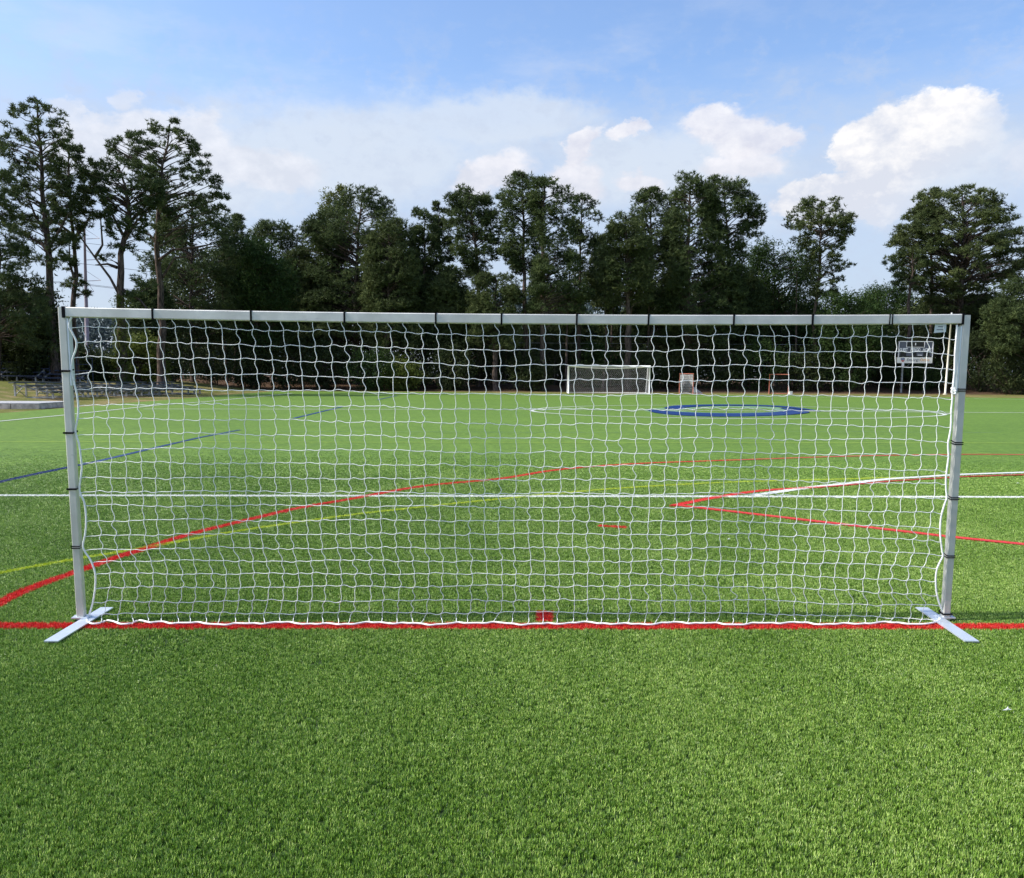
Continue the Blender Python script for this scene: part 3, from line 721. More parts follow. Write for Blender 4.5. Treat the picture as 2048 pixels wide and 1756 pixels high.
for r in range(1, NR + 1):
    for c in range(NC):
        p = n3(*node[r, c]); k_ = .0040; j_ = ob_ + len(KV)
        KV += [p + np.array(q) * k_ for q in ((1.1, 0, 0), (0, 1, 0), (-1.1, 0, 0), (0, -1, 0), (0, 0, 1.1), (0, 0, -1.1))]
        for q in range(4): KF += [[j_ + q, j_ + (q + 1) % 4, j_ + 4, j_ + 4], [j_ + (q + 1) % 4, j_ + q, j_ + 5, j_ + 5]]
V = np.concatenate([V, np.array(KV)]); KF = np.array(KF)[:, :3]; Fc = np.concatenate([Fc[:, [0, 1, 2]], Fc[:, [0, 2, 3]], KF]); net = link('net', np_mesh('net', V, Fc, M_CORD, True), goal)
bt = [(174, 1243), (185, 1247.5), (200, 1246), (214, 1241), (228, 1243), (243, 1248.2), (262, 1246.5), (279, 1240.5)] + [(x, bot_y(x) + .6) for x in range(300, 1840, 14)] + [(1850, 1248), (1872, 1243.5), (1886, 1234), (1889, 1229)]
P = smooth([Vector((x, y, 0)) for x, y in bt], 3); bl_ = [n3(x, y) for x, y in P]
V, Fc = tubes_np([np.array(bl_), np.array(rope_pts(ropeL)), np.array(rope_pts(ropeR))], .0064, 6); link('border_rope', np_mesh('border_rope', V, Fc, M_CORD, True), goal)
# loose top rope showing under the bar near the right end, and a rope knot on the upright
V, Fc = tubes_np([np.array([n3(x, y) for x, y in ((1783, 645), (1800, 647.5), (1825, 648.6), (1850, 648), (1880, 646.5), (1898, 645))])], .004, 6); link('top_rope', np_mesh('top_rope', V, Fc, M_CORD, True), goal)
knot = MB(); kc = Vector(n3(1905, 782)); pts = [kc + Vector((.012 * math.cos(t * 1.9) - .004, -.02 + .006 * math.sin(t * 1.3), .018 * math.sin(t * 1.2))) for t in np.linspace(0, 7, 24)]
knot.tube(pts, .0055, 6); knot.build('rope_knot', M_CORD, goal, True)
# paper tag tied under the bar
tg = MB(); cs = [gpx(1869, 646), gpx(1891, 646), gpx(1890, 664.2), gpx(1866, 666)]; fr_ = [G(s, -.012, z) for s, z in cs]; bk = [p + Vector((0, .0016, 0)) for p in fr_]
tg.v = [tuple(p) for p in fr_ + bk]; tg.f = [[3, 2, 1, 0], [4, 5, 6, 7], [0, 1, 5, 4], [1, 2, 6, 5], [2, 3, 7, 6], [3, 0, 4, 7]]; tago = tg.build('label_tag', M_TAG, goal)
lm = MB()
for (x0, x1, y) in ((1874, 1884.5, 653.6), (1871, 1885.5, 659.6)):
    a, b = gpx(x0, y), gpx(x1, y - .3); lm.box(G((a[0] + b[0]) / 2, -.0135, (a[1] + b[1]) / 2), (b[0] - a[0], .0008, .0042), rz=PSI)
lm.build('printed_line', M_TAGP, tago).matrix_parent_inverse = goal.matrix_world.inverted() if False else Matrix.Identity(4)

# ------------------------------------------------------------------ far football goal
def lattice(O, U, W, nu, nv, r, n=3, hexa=False, sag=None):
    L = []
    for i in range(nu + 1):
        k = 14; L.append(np.array([O + U * (i / nu) + W * (j / k) + (sag(i / nu, j / k) if sag else Vector()) for j in range(k + 1)]))
    for j in range(nv + 1):
        k = 14; L.append(np.array([O + U * (i / k) + W * (j / nv) + (sag(i / k, j / nv) if sag else Vector()) for i in range(k + 1)]))
    return L
a, b = gp(1137, 787.3), gp(1298.5, 788.2); Yg = (a.y + b.y) / 2
a = at(1137, 787.3, Yg); b = at(1298.5, 788.2, Yg); a.z = b.z = .01; Hf = 2.46
fg = empty('far_goal', (a + b) / 2); tag(fg, 'white full-size football goal with grey netting at the far edge of the pitch', 'goal')
for p in (a, b): MB().tube([p, p + Vector((0, 0, Hf))], .062, 12).build('post', M_WHITE, fg, True)
MB().tube([a + Vector((-.06, 0, Hf)), b + Vector((.06, 0, Hf))], .062, 12).build('crossbar', M_WHITE, fg, True)
BK = Vector((0, 2.1, 0))
for p in (a, b):
    q = p + Vector((-.35 if p is a else .0, 0, 0))
    MB().tube([p + Vector((0, 0, .04)), p + BK + Vector((0, 0, .04))], .035, 8).build('ground_rail', M_WHITE, fg, True)
    MB().tube([p + Vector((0, 0, Hf)), p + Vector((0, 1.0, Hf - .05)), p + BK + Vector((0, 0, .04))], .028, 8).build('back_stay', M_WHITE, fg, True)
MB().tube([a + BK + Vector((0, 0, .04)), b + BK + Vector((0, 0, .04))], .035, 8).build('back_rail', M_WHITE, fg, True)
L = []
ab = b - a
def diag(O, U, W, n, k):      # diagonal mesh
    out = []
    for i in range(-k, n + 1):
        p0 = max(0, i); 
        for sgn in (1, -1):
            pts = []
            for j in range(k + 1):
                x = i + j
                if 0 <= x <= n:
                    uu = x / n if sgn > 0 else 1 - x / n; zig = .22 * (1 if j % 2 else -1) / n
                    pts.append(O + U * min(1, max(0, uu + zig)) + W * (j / k))
            if len(pts) > 1: out.append(np.array(pts))
    return out
L += diag(a + BK * .98 + Vector((0, 0, .05)), ab, Vector((0, -1.1, Hf - .15)), 40, 14)
for p in (a, b): L += diag(p + Vector((0, .05, .05)), Vector((0, 2.0, 0)), Vector((0, -.4, Hf - .15)), 10, 14)
L += diag(a + Vector((0, .05, Hf - .03)), ab, Vector((0, .95, -.10)), 40, 5)
V, Fc = tubes_np(L, .0065, 3); link('net', np_mesh('net', V, Fc, M_GREYNET), fg)
V, Fc = tubes_np([np.array([a + ab * t + Vector((0, .10, Hf - .05 - .17 * (1 - (2 * t - 1) ** 2))) for t in np.linspace(0, 1, 20)])], .045, 5); link('net_edge_rope', np_mesh('net_edge_rope', V, Fc, M_IVORY), fg)

# lacrosse goals
def lacrosse(name_label, p, rz, net_mat, trail, r=.03):
    t = empty('lacrosse_goal', p); tag(t, name_label, 'lacrosse goal', 'lacrosse goals at the far edge of the pitch')
    R = Matrix.Rotation(rz, 3, 'Z'); w2 = .915; h = 1.83
    def T(x, y, z): return Vector(p) + R @ Vector((x, y, z))
    for s in (-1, 1): MB().tube([T(s * w2, 0, 0), T(s * w2, 0, h)], r, 10).build('post', M_ORANGE, t, True)
    MB().tube([T(-w2 - r, 0, h), T(w2 + r, 0, h)], r, 10).build('crossbar', M_ORANGE, t, True)
    for s in (-1, 1): MB().tube([T(s * w2, 0, .03), T(0, 2.1, .03)], r * .7, 8).build('base_rail', M_ORANGE, t, True)
    L = []; n = 15
    for s in (-1, 1):
        for i in range(n + 1):
            u = i / n      # from crossbar/post round to the rear apex
            pts = []
            for k in range(9):
                v = k / 8; x0 = s * w2 * (1 - u); top = np.array([x0, .02, h]); y_b = 2.1 * u; bot = np.array([s * w2 * (1 - u), y_b, .03])
                q = top * (1 - v) + bot * v; q[1] -= trail * u * 1.0 * math.sin(math.pi * v) * .55; pts.append(np.array(T(*q)))
            L.append(np.array(pts))
        for k in range(1, 12):
            v = k / 12; pts = []
            for i in range(9):
                u = i / 8; x0 = s * w2 * (1 - u); q = np.array([x0, .02, h]) * (1 - v) + np.array([x0, 2.1 * u, .03]) * v; q[1] -= trail * u * math.sin(math.pi * v) * .55; pts.append(np.array(T(*q)))
            L.append(np.array(pts))
    V, Fc = tubes_np(L,   .017 if net_mat is M_LACNET else .006, 3); link('net', np_mesh('net', V, Fc, net_mat), t); return t
p1 = gp(1372, 787.8); lacrosse('orange lacrosse goal turned side-on with a pale net trailing to its right', p1, -1.03, M_LACNET, 1.0)
p2 = gp(1557, 788.2); lacrosse('orange lacrosse goal facing the camera with a dark net', p2, 0.06, M_DARKNET, .6)
bx = gp(1581, 789); ob = MB().box(bx + Vector((0, 0, .14)), (.3, .25, .26), bev=.02); ob.box(bx + Vector((0, 0, .285)), (.33, .28, .03), bev=.02); bxo = ob.build('storage_box', M_SBP); tag(bxo, 'small pale box on the ground right beside the dark-netted lacrosse goal', 'box')

# ------------------------------------------------------------------ scoreboard
def text_obj(name, s, size, loc, material, parent, xs=1.0, shear=0.0, bold=0.0, center=True):
    cu = bpy.data.curves.new(name, 'FONT'); cu.body = s; cu.size = size; cu.align_x = 'CENTER' if center else 'LEFT'; cu.align_y = 'CENTER'; cu.extrude = .006; cu.shear = shear; cu.offset = bold
    tmp = bpy.data.objects.new(name, cu); COL.objects.link(tmp); bpy.context.view_layer.update()
    me = bpy.data.meshes.new_from_object(tmp.evaluated_get(bpy.context.evaluated_depsgraph_get())); bpy.data.objects.remove(tmp)
    me.transform(Matrix.Translation(loc) @ Matrix.Rotation(math.pi / 2, 4, 'X') @ Matrix.Diagonal((xs, 1, 1, 1)))
    me.materials.clear(); me.materials.append(material); me.name = name
    return link(name, me, parent)
SY = 86.0; tl = at(1798, 682, SY); br_ = at(1864.5, 726.5, SY); W = br_.x - tl.x; cx = (tl.x + br_.x) / 2; zt, zb = tl.z, br_.z; Hs = zt - zb
sb = empty('scoreboard', (cx, SY, float(terr(cx, SY)))); tag(sb, 'grey scoreboard with white lettering and a cream sponsor panel on two grey posts', 'scoreboard')
def sp(px, py): q = at(px, py, SY); return q
yp = SY
pan = MB().box((cx, SY + .12, (zt + zb) / 2 + Hs * .16), (W, .2, Hs * .68)).build('grey_panel', M_SBG, sb)
spn = MB().box((cx - .04, SY + .10, zb + Hs * .135), (W * 1.02, .22, Hs * .27)).build('sponsor_panel', M_SBP, sb)
zsp = zb + Hs * .27
fm = MB(); th = .07
for c, d in (((cx, SY + .0, zt - th / 2), (W, .06, th)), ((cx - W / 2 + th / 2, SY, (zt + zsp) / 2), (th, .06, zt - zsp - .01)), ((cx + W / 2 - th / 2, SY, (zt + zsp) / 2), (th, .06, zt - zsp - .01))): fm.box(c, d)
fm.build('trim', M_SBW, sb)
# clock window
q0, q1 = sp(1813.5, 682.5), sp(1848.5, 694.5); ccx = (q0.x + q1.x) / 2; ccz = (q0.z + q1.z) / 2
MB().box((ccx, SY - .005, ccz - .03), (q1.x - q0.x, .05, q0.z - q1.z - .06)).build('clock_window', M_SBK, sb)
fr2 = MB(); wv, hv = q1.x - q0.x, q0.z - q1.z - .02
for c, d in (((ccx, SY - .035, ccz - hv / 2 - .01), (wv + .06, .03, .05)), ((ccx - wv / 2, SY - .035, ccz - .03), (.05, .03, hv - .03)), ((ccx + wv / 2, SY - .035, ccz - .03), (.05, .03, hv - .03))): fr2.box(c, d)
fr2.build('clock_trim', M_SBW, sb)
dg = sp(1831, 688); MB().box((dg.x, SY - .04, dg.z), (.09, .02, .24)).build('clock_digit', M_WHITE, sb)
PD = []
for nm_, (x0, x1) in (('GUEST', (1798.8, 1815.6)), ('PERIOD', (1820.5, 1840.6)), ('HOME', (1845.5, 1862.6))):
    q = sp((x0 + x1) / 2, 700.2); t_ = text_obj('lettering', nm_, .47, (q.x, SY - .02, q.z), M_SBW, sb, 1.0, .15, .018)
    xsv = [v.co.x for v in t_.data.vertices]; wcur = max(xsv) - min(xsv); k = (sp(x1, 700).x - sp(x0, 700).x) / wcur; mx_ = (max(xsv) + min(xsv)) / 2
    for v in t_.data.vertices: v.co.x = q.x + (v.co.x - mx_) * k
for x0, x1, y0_, y1_ in ((1801, 1812, 704.5, 711.8), (1827, 1832.5, 704.5, 711.8), (1847, 1852.5, 704.5, 711.8), (1853.5, 1858.5, 704.5, 711.8)):
    p, q = sp(x0, y0_), sp(x1, y1_); MB().box(((p.x + q.x) / 2, SY + .0, (p.z + q.z) / 2), (q.x - p.x, .05, p.z - q.z)).build('digit_window', M_SBK, sb)
p, q = sp(1835.5, 709.5), sp(1844, 711.2); MB().box(((p.x + q.x) / 2, SY + .0, (p.z + q.z) / 2), (q.x - p.x, .04, p.z - q.z)).build('maker_plate', M_SBW, sb)
# sponsor print: shield emblem and two-tone lettering
for k, (yy, ww, mt_) in enumerate(((716.8, 8.2, M_PRB), (719.2, 8.0, M_PRB), (721.2, 6.4, M_PRR), (722.8, 3.4, M_PRR))):
    p = sp(1805.5, yy); MB().box((p.x, SY - .018, p.z), (ww / 2048 * 0 + ww * SY / F, .01, .075)).build('shield_emblem', mt_, sb)
zz = sp(1830, 720).z
tA = text_obj('lettering', 'Emerge', .36, (0, SY - .016, zz), M_PRG, sb, 1, 0, .010, False); tB = text_obj('lettering', 'Ortho', .36, (0, SY - .016, zz), M_PRO, sb, 1, 0, .010, False)
for t_, x0, x1 in ((tA, 1813.5, 1839.5), (tB, 1840.3, 1858.5)):
    xsv = [v.co.x for v in t_.data.vertices]; k = (sp(x1, 720).x - sp(x0, 720).x) / (max(xsv) - min(xsv)); mn_ = min(xsv)
    for v in t_.data.vertices: v.co.x = sp(x0, 720).x + (v.co.x - mn_) * k
for xp in (1803.5, 1849.5):
    p = at(xp + 0, 760, SY + .3); MB().box((p.x, SY + .32, (zt - .3) / 2 + .1), (.13, .16, zt - .3)).build('post', M_STEEL, sb)
p = sp(1806, 729); MB().box((p.x, SY + .05, p.z), (.22, .18, .3), bev=.02).build('control_box', M_SBW, sb)
MB().tube([sp(1808, 731) + Vector((0, .1, 0)), sp(1814, 733) + Vector((0, .1, 0)), sp(1820, 728) + Vector((0, .1, 0))], .015, 5).build('cable', M_STEEL, sb)

# leaning ivory pole
pb = at(1890, 790.5, 84); pb.z = 0.0; pt = at(1903.6, 625.5, 84)
pole = empty('ivory_pole', pb); tag(pole, 'tall thin ivory pole leaning right between the scoreboard and the right goal post', 'pole')
MB().tube([pb, pb + (pt - pb) * .5, pt - (pt - pb) * .012], [.10, .085, .06], 12).build('shaft', M_IVORY, pole, True)
MB().tube([pt - (pt - pb) * .012, pt - (pt - pb) * .004, pt], [.085, .09, .03], 10).build('finial', M_WHITE, pole, True)
MB().tube([pb + Vector((0, 0, .0)), pb + Vector((0, 0, .10))], .2, 12).build('base_collar', M_IVORY, pole, True)

# ball-stop fence behind the far touchline
FY = 92.0; fx0 = at(838, 700, FY).x; fx1 = at(1790, 700, FY).x; npost = 14; zf = 5.0
fe = empty('mesh_fence', ((fx0 + fx1) / 2, FY, .4)); tag(fe, 'tall black mesh fence along the edge of the woods behind the far goals', 'fence')
for i in range(npost + 1):
    x = fx0 + (fx1 - fx0) * i / npost; MB().tube([(x, FY, .3), (x, FY, zf)], .04, 6).build('fence_post', M_FENCE, fe, True)
MB().tube([(fx0, FY, zf), (fx1, FY, zf)], .022, 6).build('top_rail', M_STEEL, fe, True)
MB().tube([(fx0, FY, .62), (fx1, FY, .62)], .02, 6).build('bottom_rail', M_FENCE, fe, True)
L = [np.array([(fx0, FY, z), (fx1, FY, z)]) for z in np.arange(.8, zf, .22)] + [np.array([(x, FY, .5), (x, FY, zf)]) for x in np.arange(fx0, fx1, .22)]
V, Fc = tubes_np(L, .005, 3); o = link('fence_mesh', np_mesh('fence_mesh', V, Fc, M_FENCE), fe)

# ------------------------------------------------------------------ bleachers
def copy_tree(o, parent=None):
    c = o.copy(); COL.objects.link(c)
    if parent is not None: c.parent = parent; c.matrix_parent_inverse = o.matrix_parent_inverse.copy()
    for ch in [x for x in bpy.data.objects if x.parent == o]: copy_tree(ch, c)
    return c
def make_bleacher(L, rows, rise, run, zf0, seat_mat, sup_mat, rail=False, back=False):
    t = empty('bleacher', (0, 0, 0))
    for r in range(rows):
        z = zf0 + rise * r; y = run * r
        MB().box((0, y, z), (L, .30, .07)).build('seat_plank', seat_mat, t)
        if r: MB().box((0, y - .30, z - .24), (L * .99, .22, .04)).build('foot_plank', seat_mat, t)
    D_ = run * (rows - 1)
    for k in range(4):
        x = -L / 2 + .3 + (L - .6) * k / 3; b = MB()
        b.box((x, -.02, (zf0 - .03) / 2), (.07, .09, zf0 - .03)); b.box((x, D_, (zf0 + rise * (rows - 1) - .03) / 2), (.07, .09, zf0 + rise * (rows - 1) - .03))
        b.bar((x, -.08, zf0 - .10), (x, D_ + .05, zf0 + rise * (rows - 1) - .10), .05, .07); b.bar((x, -.1, .05), (x, D_ + .1, .05), .06, .06)
        b.build('support_frame', sup_mat, t)
    for k in range(2):
        x0 = -L / 2 + .3 + (L - .6) * (k * 2) / 3; x1 = x0 + (L - .6) / 3
        MB().bar((x0, D_ + .06, .12), (x1, D_ + .06, zf0 + rise * (rows - 1) - .15), .03, .035).bar((x1, D_ + .10, .12), (x0, D_ + .10, zf0 + rise * (rows - 1) - .15), .03, .035).build('cross_brace', sup_mat, t)
    if rail:
        zt_ = zf0 + rise * (rows - 1)
        for h in (.45, .9): MB().bar((-L / 2, D_ + .2, zt_ + h), (L / 2, D_ + .2, zt_ + h), .04, .04).build('guard_rail', seat_mat, t)
        for k in range(5):
            x = -L / 2 + L * k / 4; MB().bar((x, D_ + .2, 0), (x, D_ + .2, zt_ + .9), .04, .04).build('rail_post', seat_mat, t)
    return t
e0, e1 = gp(95, 804), gp(405, 789); dv = (e1 - e0); n_b = 5; ln = dv.length / n_b
ang = math.atan2(dv.y, dv.x)
bl0 = make_bleacher(ln - .35, 4, .16, .72, .38, M_BENCH, M_BENCHW)
lab = ['low grey bleacher nearest the camera, beside the pale wooden platform', 'low grey bleacher seen just right of the left goal post, second of five', 'middle one of the five low grey bleachers along the sideline', 'low grey bleacher second from the far end of the row', 'low grey bleacher farthest from the camera at the far end']
reset = []
for i in range(n_b):
    o = bl0 if i == 0 else copy_tree(bl0)
    c = e0 + dv * ((i + .5) / n_b); o.location = (c.x - .25 * (i % 2), c.y, float(terr(c.x - 1, c.y)) - .01); o.rotation_euler = (0, 0, ang); tag(o, lab[i], 'bleacher', 'low grey bleachers along the left sideline')
zb_ = 60.0
bb = make_bleacher(4.4, 3, .26, .6, .42, M_BENCHB, M_BENCHW, rail=True)
for i, (xp, lb) in enumerate(((16, 'dark blue bleacher on the bank at the left picture edge'), (96, 'dark blue bleacher on the bank just left of the goal post'))):
    o = bb if i == 0 else copy_tree(bb); c = at(xp, 768, zb_); o.location = (c.x, zb_ + i * .6, float(terr(c.x, zb_)) - .04); o.rotation_euler = (0, 0, .05); tag(o, lb, 'bleacher', 'dark blue bleachers on the bank')
# timber platform
A_, B_, C_ = gp(78, 818.4), gp(-150, 818.0), gp(146, 813.5); D2 = B_ + (C_ - A_)
pf = empty('timber_platform', A_); tag(pf, 'low pale wooden platform on the grass beside the left sideline', 'platform'); hgt = .26
for k in range(12):
    u0, u1 = k / 12 + .0015, (k + 1) / 12 - .0015; e_ = C_ - A_
    q = [A_ + e_ * u0, A_ + e_ * u1, B_ + e_ * u1, B_ + e_ * u0]; b = MB().prism([(p.x, p.y, hgt - .03 + .003 * (k % 3)) for p in q], .03); b.build('deck_board', M_DECK, pf)
b = MB()
def side(p, q, n_):
    d_ = (q - p); 
    for k in range(n_):
        a0 = p + d_ * (k / n_ + .003); a1 = p + d_ * ((k + 1) / n_ - .003); nrm = Vector((d_.y, -d_.x, 0)).normalized() * .04
        MB().prism([(a0.x, a0.y, .01), (a1.x, a1.y, .01), (a1.x - nrm.x, a1.y - nrm.y, .01), (a0.x - nrm.x, a0.y - nrm.y, .01)], hgt - .045).build('side_board', M_DECKS, pf)
side(B_, A_, 4); side(A_, C_, 1); side(C_, D2, 4); side(D2, B_, 1)

# ------------------------------------------------------------------ trees
def needles(C, rng, per, ln, wd, up=.55, flat=1.0):
    """C (n,3) clump centres -> thin triangles radiating from each"""
    n = len(C); D = rng.normal(0, 1, (n, per, 3)); D[:, :, 2] = D[:, :, 2] * .8 + up; D /= np.linalg.norm(D, axis=2)[:, :, None] + 1e-9
    Ln = ln * rng.uniform(.6, 1.2, (n, per, 1)); S = np.cross(D, rng.normal(0, 1, (n, per, 3))); S /= np.linalg.norm(S, axis=2)[:, :, None] + 1e-9
    c = C[:, None, :]; base = c + D * Ln * .08
    V = np.stack([base - S * wd / 2, base + S * wd / 2, c + D * Ln], 2).reshape(-1, 3)
    sh = np.repeat(np.clip(rng.uniform(0, 1, (n, 1)) * .6 + rng.uniform(0, .4, (n, per)), 0, 1).ravel(), 3)
    return V, sh
def leaves(C, rng, per, size, spread):
    n = len(C); P = C[:, None, :] + rng.normal(0, spread, (n, per, 3)); N = rng.normal(0, 1, (n, per, 3)); N[:, :, 2] += .6
    N /= np.linalg.norm(N, axis=2)[:, :, None]; A = np.cross(N, rng.normal(0, 1, (n, per, 3))); A /= np.linalg.norm(A, axis=2)[:, :, None] + 1e-9; B = np.cross(N, A)
    s = size * rng.uniform(.6, 1.3, (n, per, 1)); V = np.stack([P - A * s * .5, P + B * s * .32, P + A * s * .55], 2).reshape(-1, 3)
    sh = np.repeat(np.clip(rng.uniform(0, 1, (n, 1)) * .5 + rng.uniform(0, .5, (n, per)), 0, 1).ravel(), 3); return V, sh
def soup(name, V, sh, material, parent):
    me = np_mesh(name, V, np.arange(len(V)).reshape(-1, 3), material)
    a = me.attributes.new('shade', 'FLOAT', 'POINT'); a.data.foreach_set('value', sh.astype(np.float32)); return link(name, me, parent)
def tree(name, label, cat, Y, trunk, prof, kind='pine', boughs=90, bs=(.7, 1.2), cl=26, rad=.24, seed=0, mt=None, group=None, depth=1.0, hollow=.3, flatb=.42, stems=True, limb_r=.055, extra=None, per=9, lp=None):
    """trunk: pixel polyline bottom->top; prof: (y, xl, xr) rows top->bottom, all at depth Y"""
    rng = np.random.default_rng(seed); Tp = [at(x, y, Y) for x, y in trunk]
    zb = float(terr(Tp[0].x, Y)) - .1; base = Vector((Tp[0].x, Y, zb)); Tp = [base] + [p for p in Tp if p.z > zb + .4]
    tr = empty(name, base); tag(tr, label, cat, group)
    k = len(Tp); rs = [rad * (1 - .86 * (i / (k - 1)) ** 1.1) for i in range(k)]; rs[0] *= 1.25
    sway = [Vector((rng.normal(0, .05), rng.normal(0, .25), 0)) * (0 if i == 0 else 1) for i in range(k)]; Tp = [p + s_ for p, s_ in zip(Tp, sway)]
    tm = MB(); 
    Pn = np.array([tuple(p) for p in Tp]); zz_ = Pn[:, 2]; zi = np.linspace(zz_[0], zz_[-1], 14); Pi = [Vector((np.interp(z, zz_, Pn[:, 0]) + rng.normal(0, .05), np.interp(z, zz_, Pn[:, 1]), z)) for z in zi]; ri = list(np.interp(zi, zz_, rs))
    tm.tube(Pi, ri, 9); tm.build('trunk', M_BARK, tr, True)
    # envelope rows in metres
    rows = [(at(xl, y, Y).z, at(xl, y, Y).x, at(xr, y, Y).x) for y, xl, xr in prof]; rows.sort(key=lambda r: r[0]); rz_ = np.array([r[0] for r in rows]); rl = np.array([r[1] for r in rows]); rr_ = np.array([r[2] for r in rows])
    zs = np.linspace(rz_[0], rz_[-1], 60); wdt = np.interp(zs, rz_, rr_ - rl); pw = wdt ** 1.5 + .05; pw /= pw.sum()
    z = rng.choice(zs, boughs, p=pw) + rng.uniform(-.2, .2, boughs); xl = np.interp(z, rz_, rl); xr = np.interp(z, rz_, rr_); tx = np.interp(z, zi, [p.x for p in Pi]); tx = np.clip(tx, xl + .25 * (xr - xl), xr - .25 * (xr - xl))
    ph = rng.uniform(0, 2 * np.pi, boughs); sd_ = rng.uniform(0, 1, boughs) < .4; ph = np.where(sd_, np.pi * rng.integers(0, 2, boughs) + rng.normal(0, .5, boughs), ph); r = np.sqrt(rng.uniform(hollow ** 2, 1, boughs)); sz = rng.uniform(bs[0], bs[1], boughs)
    cx_ = np.cos(ph); R = np.where(cx_ > 0, xr - tx, tx - xl); Rd = (xr - xl) / 2 * depth
    sz = np.minimum(sz, np.maximum(.35, (xr - xl) * .33)); R = np.maximum(R - sz * .42, .1); Rd = np.maximum(Rd - sz * .4, .1)
    z = np.minimum(z, rz_[-1] - sz * flatb * .9)
    B = np.stack([tx + cx_ * R * 1.13 * r, Y + np.sin(ph) * Rd * r, z], 1)
    if extra is not None:
        for (px_, py_, s_, n_) in extra:
            q = at(px_, py_, Y)
            for _ in range(n_):
                B = np.vstack([B, [q.x + rng.normal(0, s_ * .6), Y + rng.normal(0, s_ * .8), q.z + rng.normal(0, s_ * .3)]]); sz = np.append(sz, s_)
    nb = len(B)
    lm_ = []; 
    limbs = MB()
    for L_ in (lp or []):
        limbs.tube([at(x, y, Y + rng.normal(0, .15)) for x, y in L_], [.13 * (1 - .75 * i / (len(L_) - 1)) for i in range(len(L_))], 6, False)
    if stems:
        for i in range(nb):
            if rng.uniform() > (.42 if bs[0] < .4 else .75): continue
            reach = math.hypot(B[i][0] - np.interp(B[i][2], zi, [p.x for p in Pi]), B[i][1] - Y)
            z0 = B[i][2] - reach * rng.uniform(.15, .6) - .2; z0 = min(max(z0, zi[0] + 3.0), zi[-1] - .1); x0 = float(np.interp(z0, zi, [p.x for p in Pi])); p0 = Vector((x0, float(np.interp(z0, zi, [p.y for p in Pi])), z0)); p3 = Vector(B[i])
            midp = p0.lerp(p3, .5) + Vector((rng.normal(0, .15), rng.normal(0, .15), rng.uniform(-.12, .25) * reach * .5)); q1_ = p0.lerp(midp, .5) + Vector((0, 0, .05)); 
            lr = limb_r * (.6 + .16 * reach); limbs.tube([p0, q1_, midp, p3], [lr, lr * .8, lr * .55, lr * .22], 5, False)
        if limbs.v: limbs.build('limbs', M_BARK, tr, True)
    if kind == 'pine':
        n = cl; off = rng.normal(0, 1, (nb, n, 3)); off /= np.linalg.norm(off, axis=2)[:, :, None]; off *= rng.uniform(.25, 1, (nb, n, 1)) ** .6
        off *= sz[:, None, None] * np.array([1, 1, flatb]); off[:, :, 2] -= .10 * (off[:, :, 0] ** 2 + off[:, :, 1] ** 2)
        Cc = (B[:, None, :] + off).reshape(-1, 3); V, sh = needles(Cc, rng, per, .36 * Y / 90 ** 1.0 if Y > 75 else .30, .075 if Y > 75 else .06)
    else:
        n = cl; off = rng.normal(0, .5, (nb, n, 3)) * sz[:, None, None] * np.array([1, 1, .75]); Cc = (B[:, None, :] + off).reshape(-1, 3); V, sh = leaves(Cc, rng, per, .30, .16)
    soup('crown', V, sh, mt or (M_NEEDLE if kind == 'pine' else M_LEAF), tr)
    return tr
GP = 'pines along the edge of the pitch'
OP = dict(bs=(.28, .5), cl=9, flatb=.55, hollow=.4, per=12)
tree('pine_tree', 'tall bare-stemmed pine with a rounded open crown, highest on the far left', 'pine tree', 62, [(112, 775), (105, 610), (96, 500), (84, 400), (78, 290), (76, 205)],
     [(196, 62, 95), (215, 28, 118), (245, 10, 138), (275, 5, 146), (300, -12, 132), (330, 20, 125), (360, 10, 150), (400, 0, 160), (440, 25, 140), (480, 20, 145), (530, 40, 135)], boughs=230, seed=1, rad=.30, group=GP, lp=[[(107, 522), (85, 490), (58, 474), (28, 466)], [(93, 470), (70, 430), (50, 380)], [(96, 500), (125, 450), (140, 420)]], **OP)
tree('pine_tree', 'slim pine with a dark ragged crown between two taller pines on the left', 'pine tree', 66, [(155, 775), (153, 620), (148, 540), (141, 450), (139, 340), (138, 290)],
     [(285, 118, 158), (310, 100, 168), (350, 95, 178), (400, 100, 185), (440, 90, 180), (480, 110, 160), (540, 130, 150), (570, 125, 185), (590, 150, 175)], boughs=150, seed=2, rad=.22, lp=[[(150, 560), (140, 530), (138, 480)], [(147, 480), (170, 450), (185, 420)], [(146, 470), (120, 450), (106, 440)]], group=GP, **OP)
tree('pine_tree', 'forked pine with a flat dark green crown and a vine-covered trunk', 'pine tree', 64, [(246, 775), (243, 640), (241, 560), (244, 500), (252, 440), (250, 380), (240, 335)],
     [(322, 185, 275), (340, 172, 312), (370, 168, 325), (400, 175, 315), (430, 190, 300), (460, 205, 290), (500, 222, 270)], boughs=210, seed=3, rad=.33, group=GP, lp=[[(243, 612), (236, 585), (220, 555), (190, 515), (165, 480), (150, 452)], [(190, 515), (205, 490), (200, 420)], [(246, 580), (280, 600), (312, 640)], [(234, 535), (215, 528), (190, 530)], [(250, 480), (275, 440), (300, 420)], [(246, 470), (225, 430), (205, 400)]], extra=[(215, 515, .35, 3), (270, 590, .6, 5), (285, 560, .5, 4)], **OP)
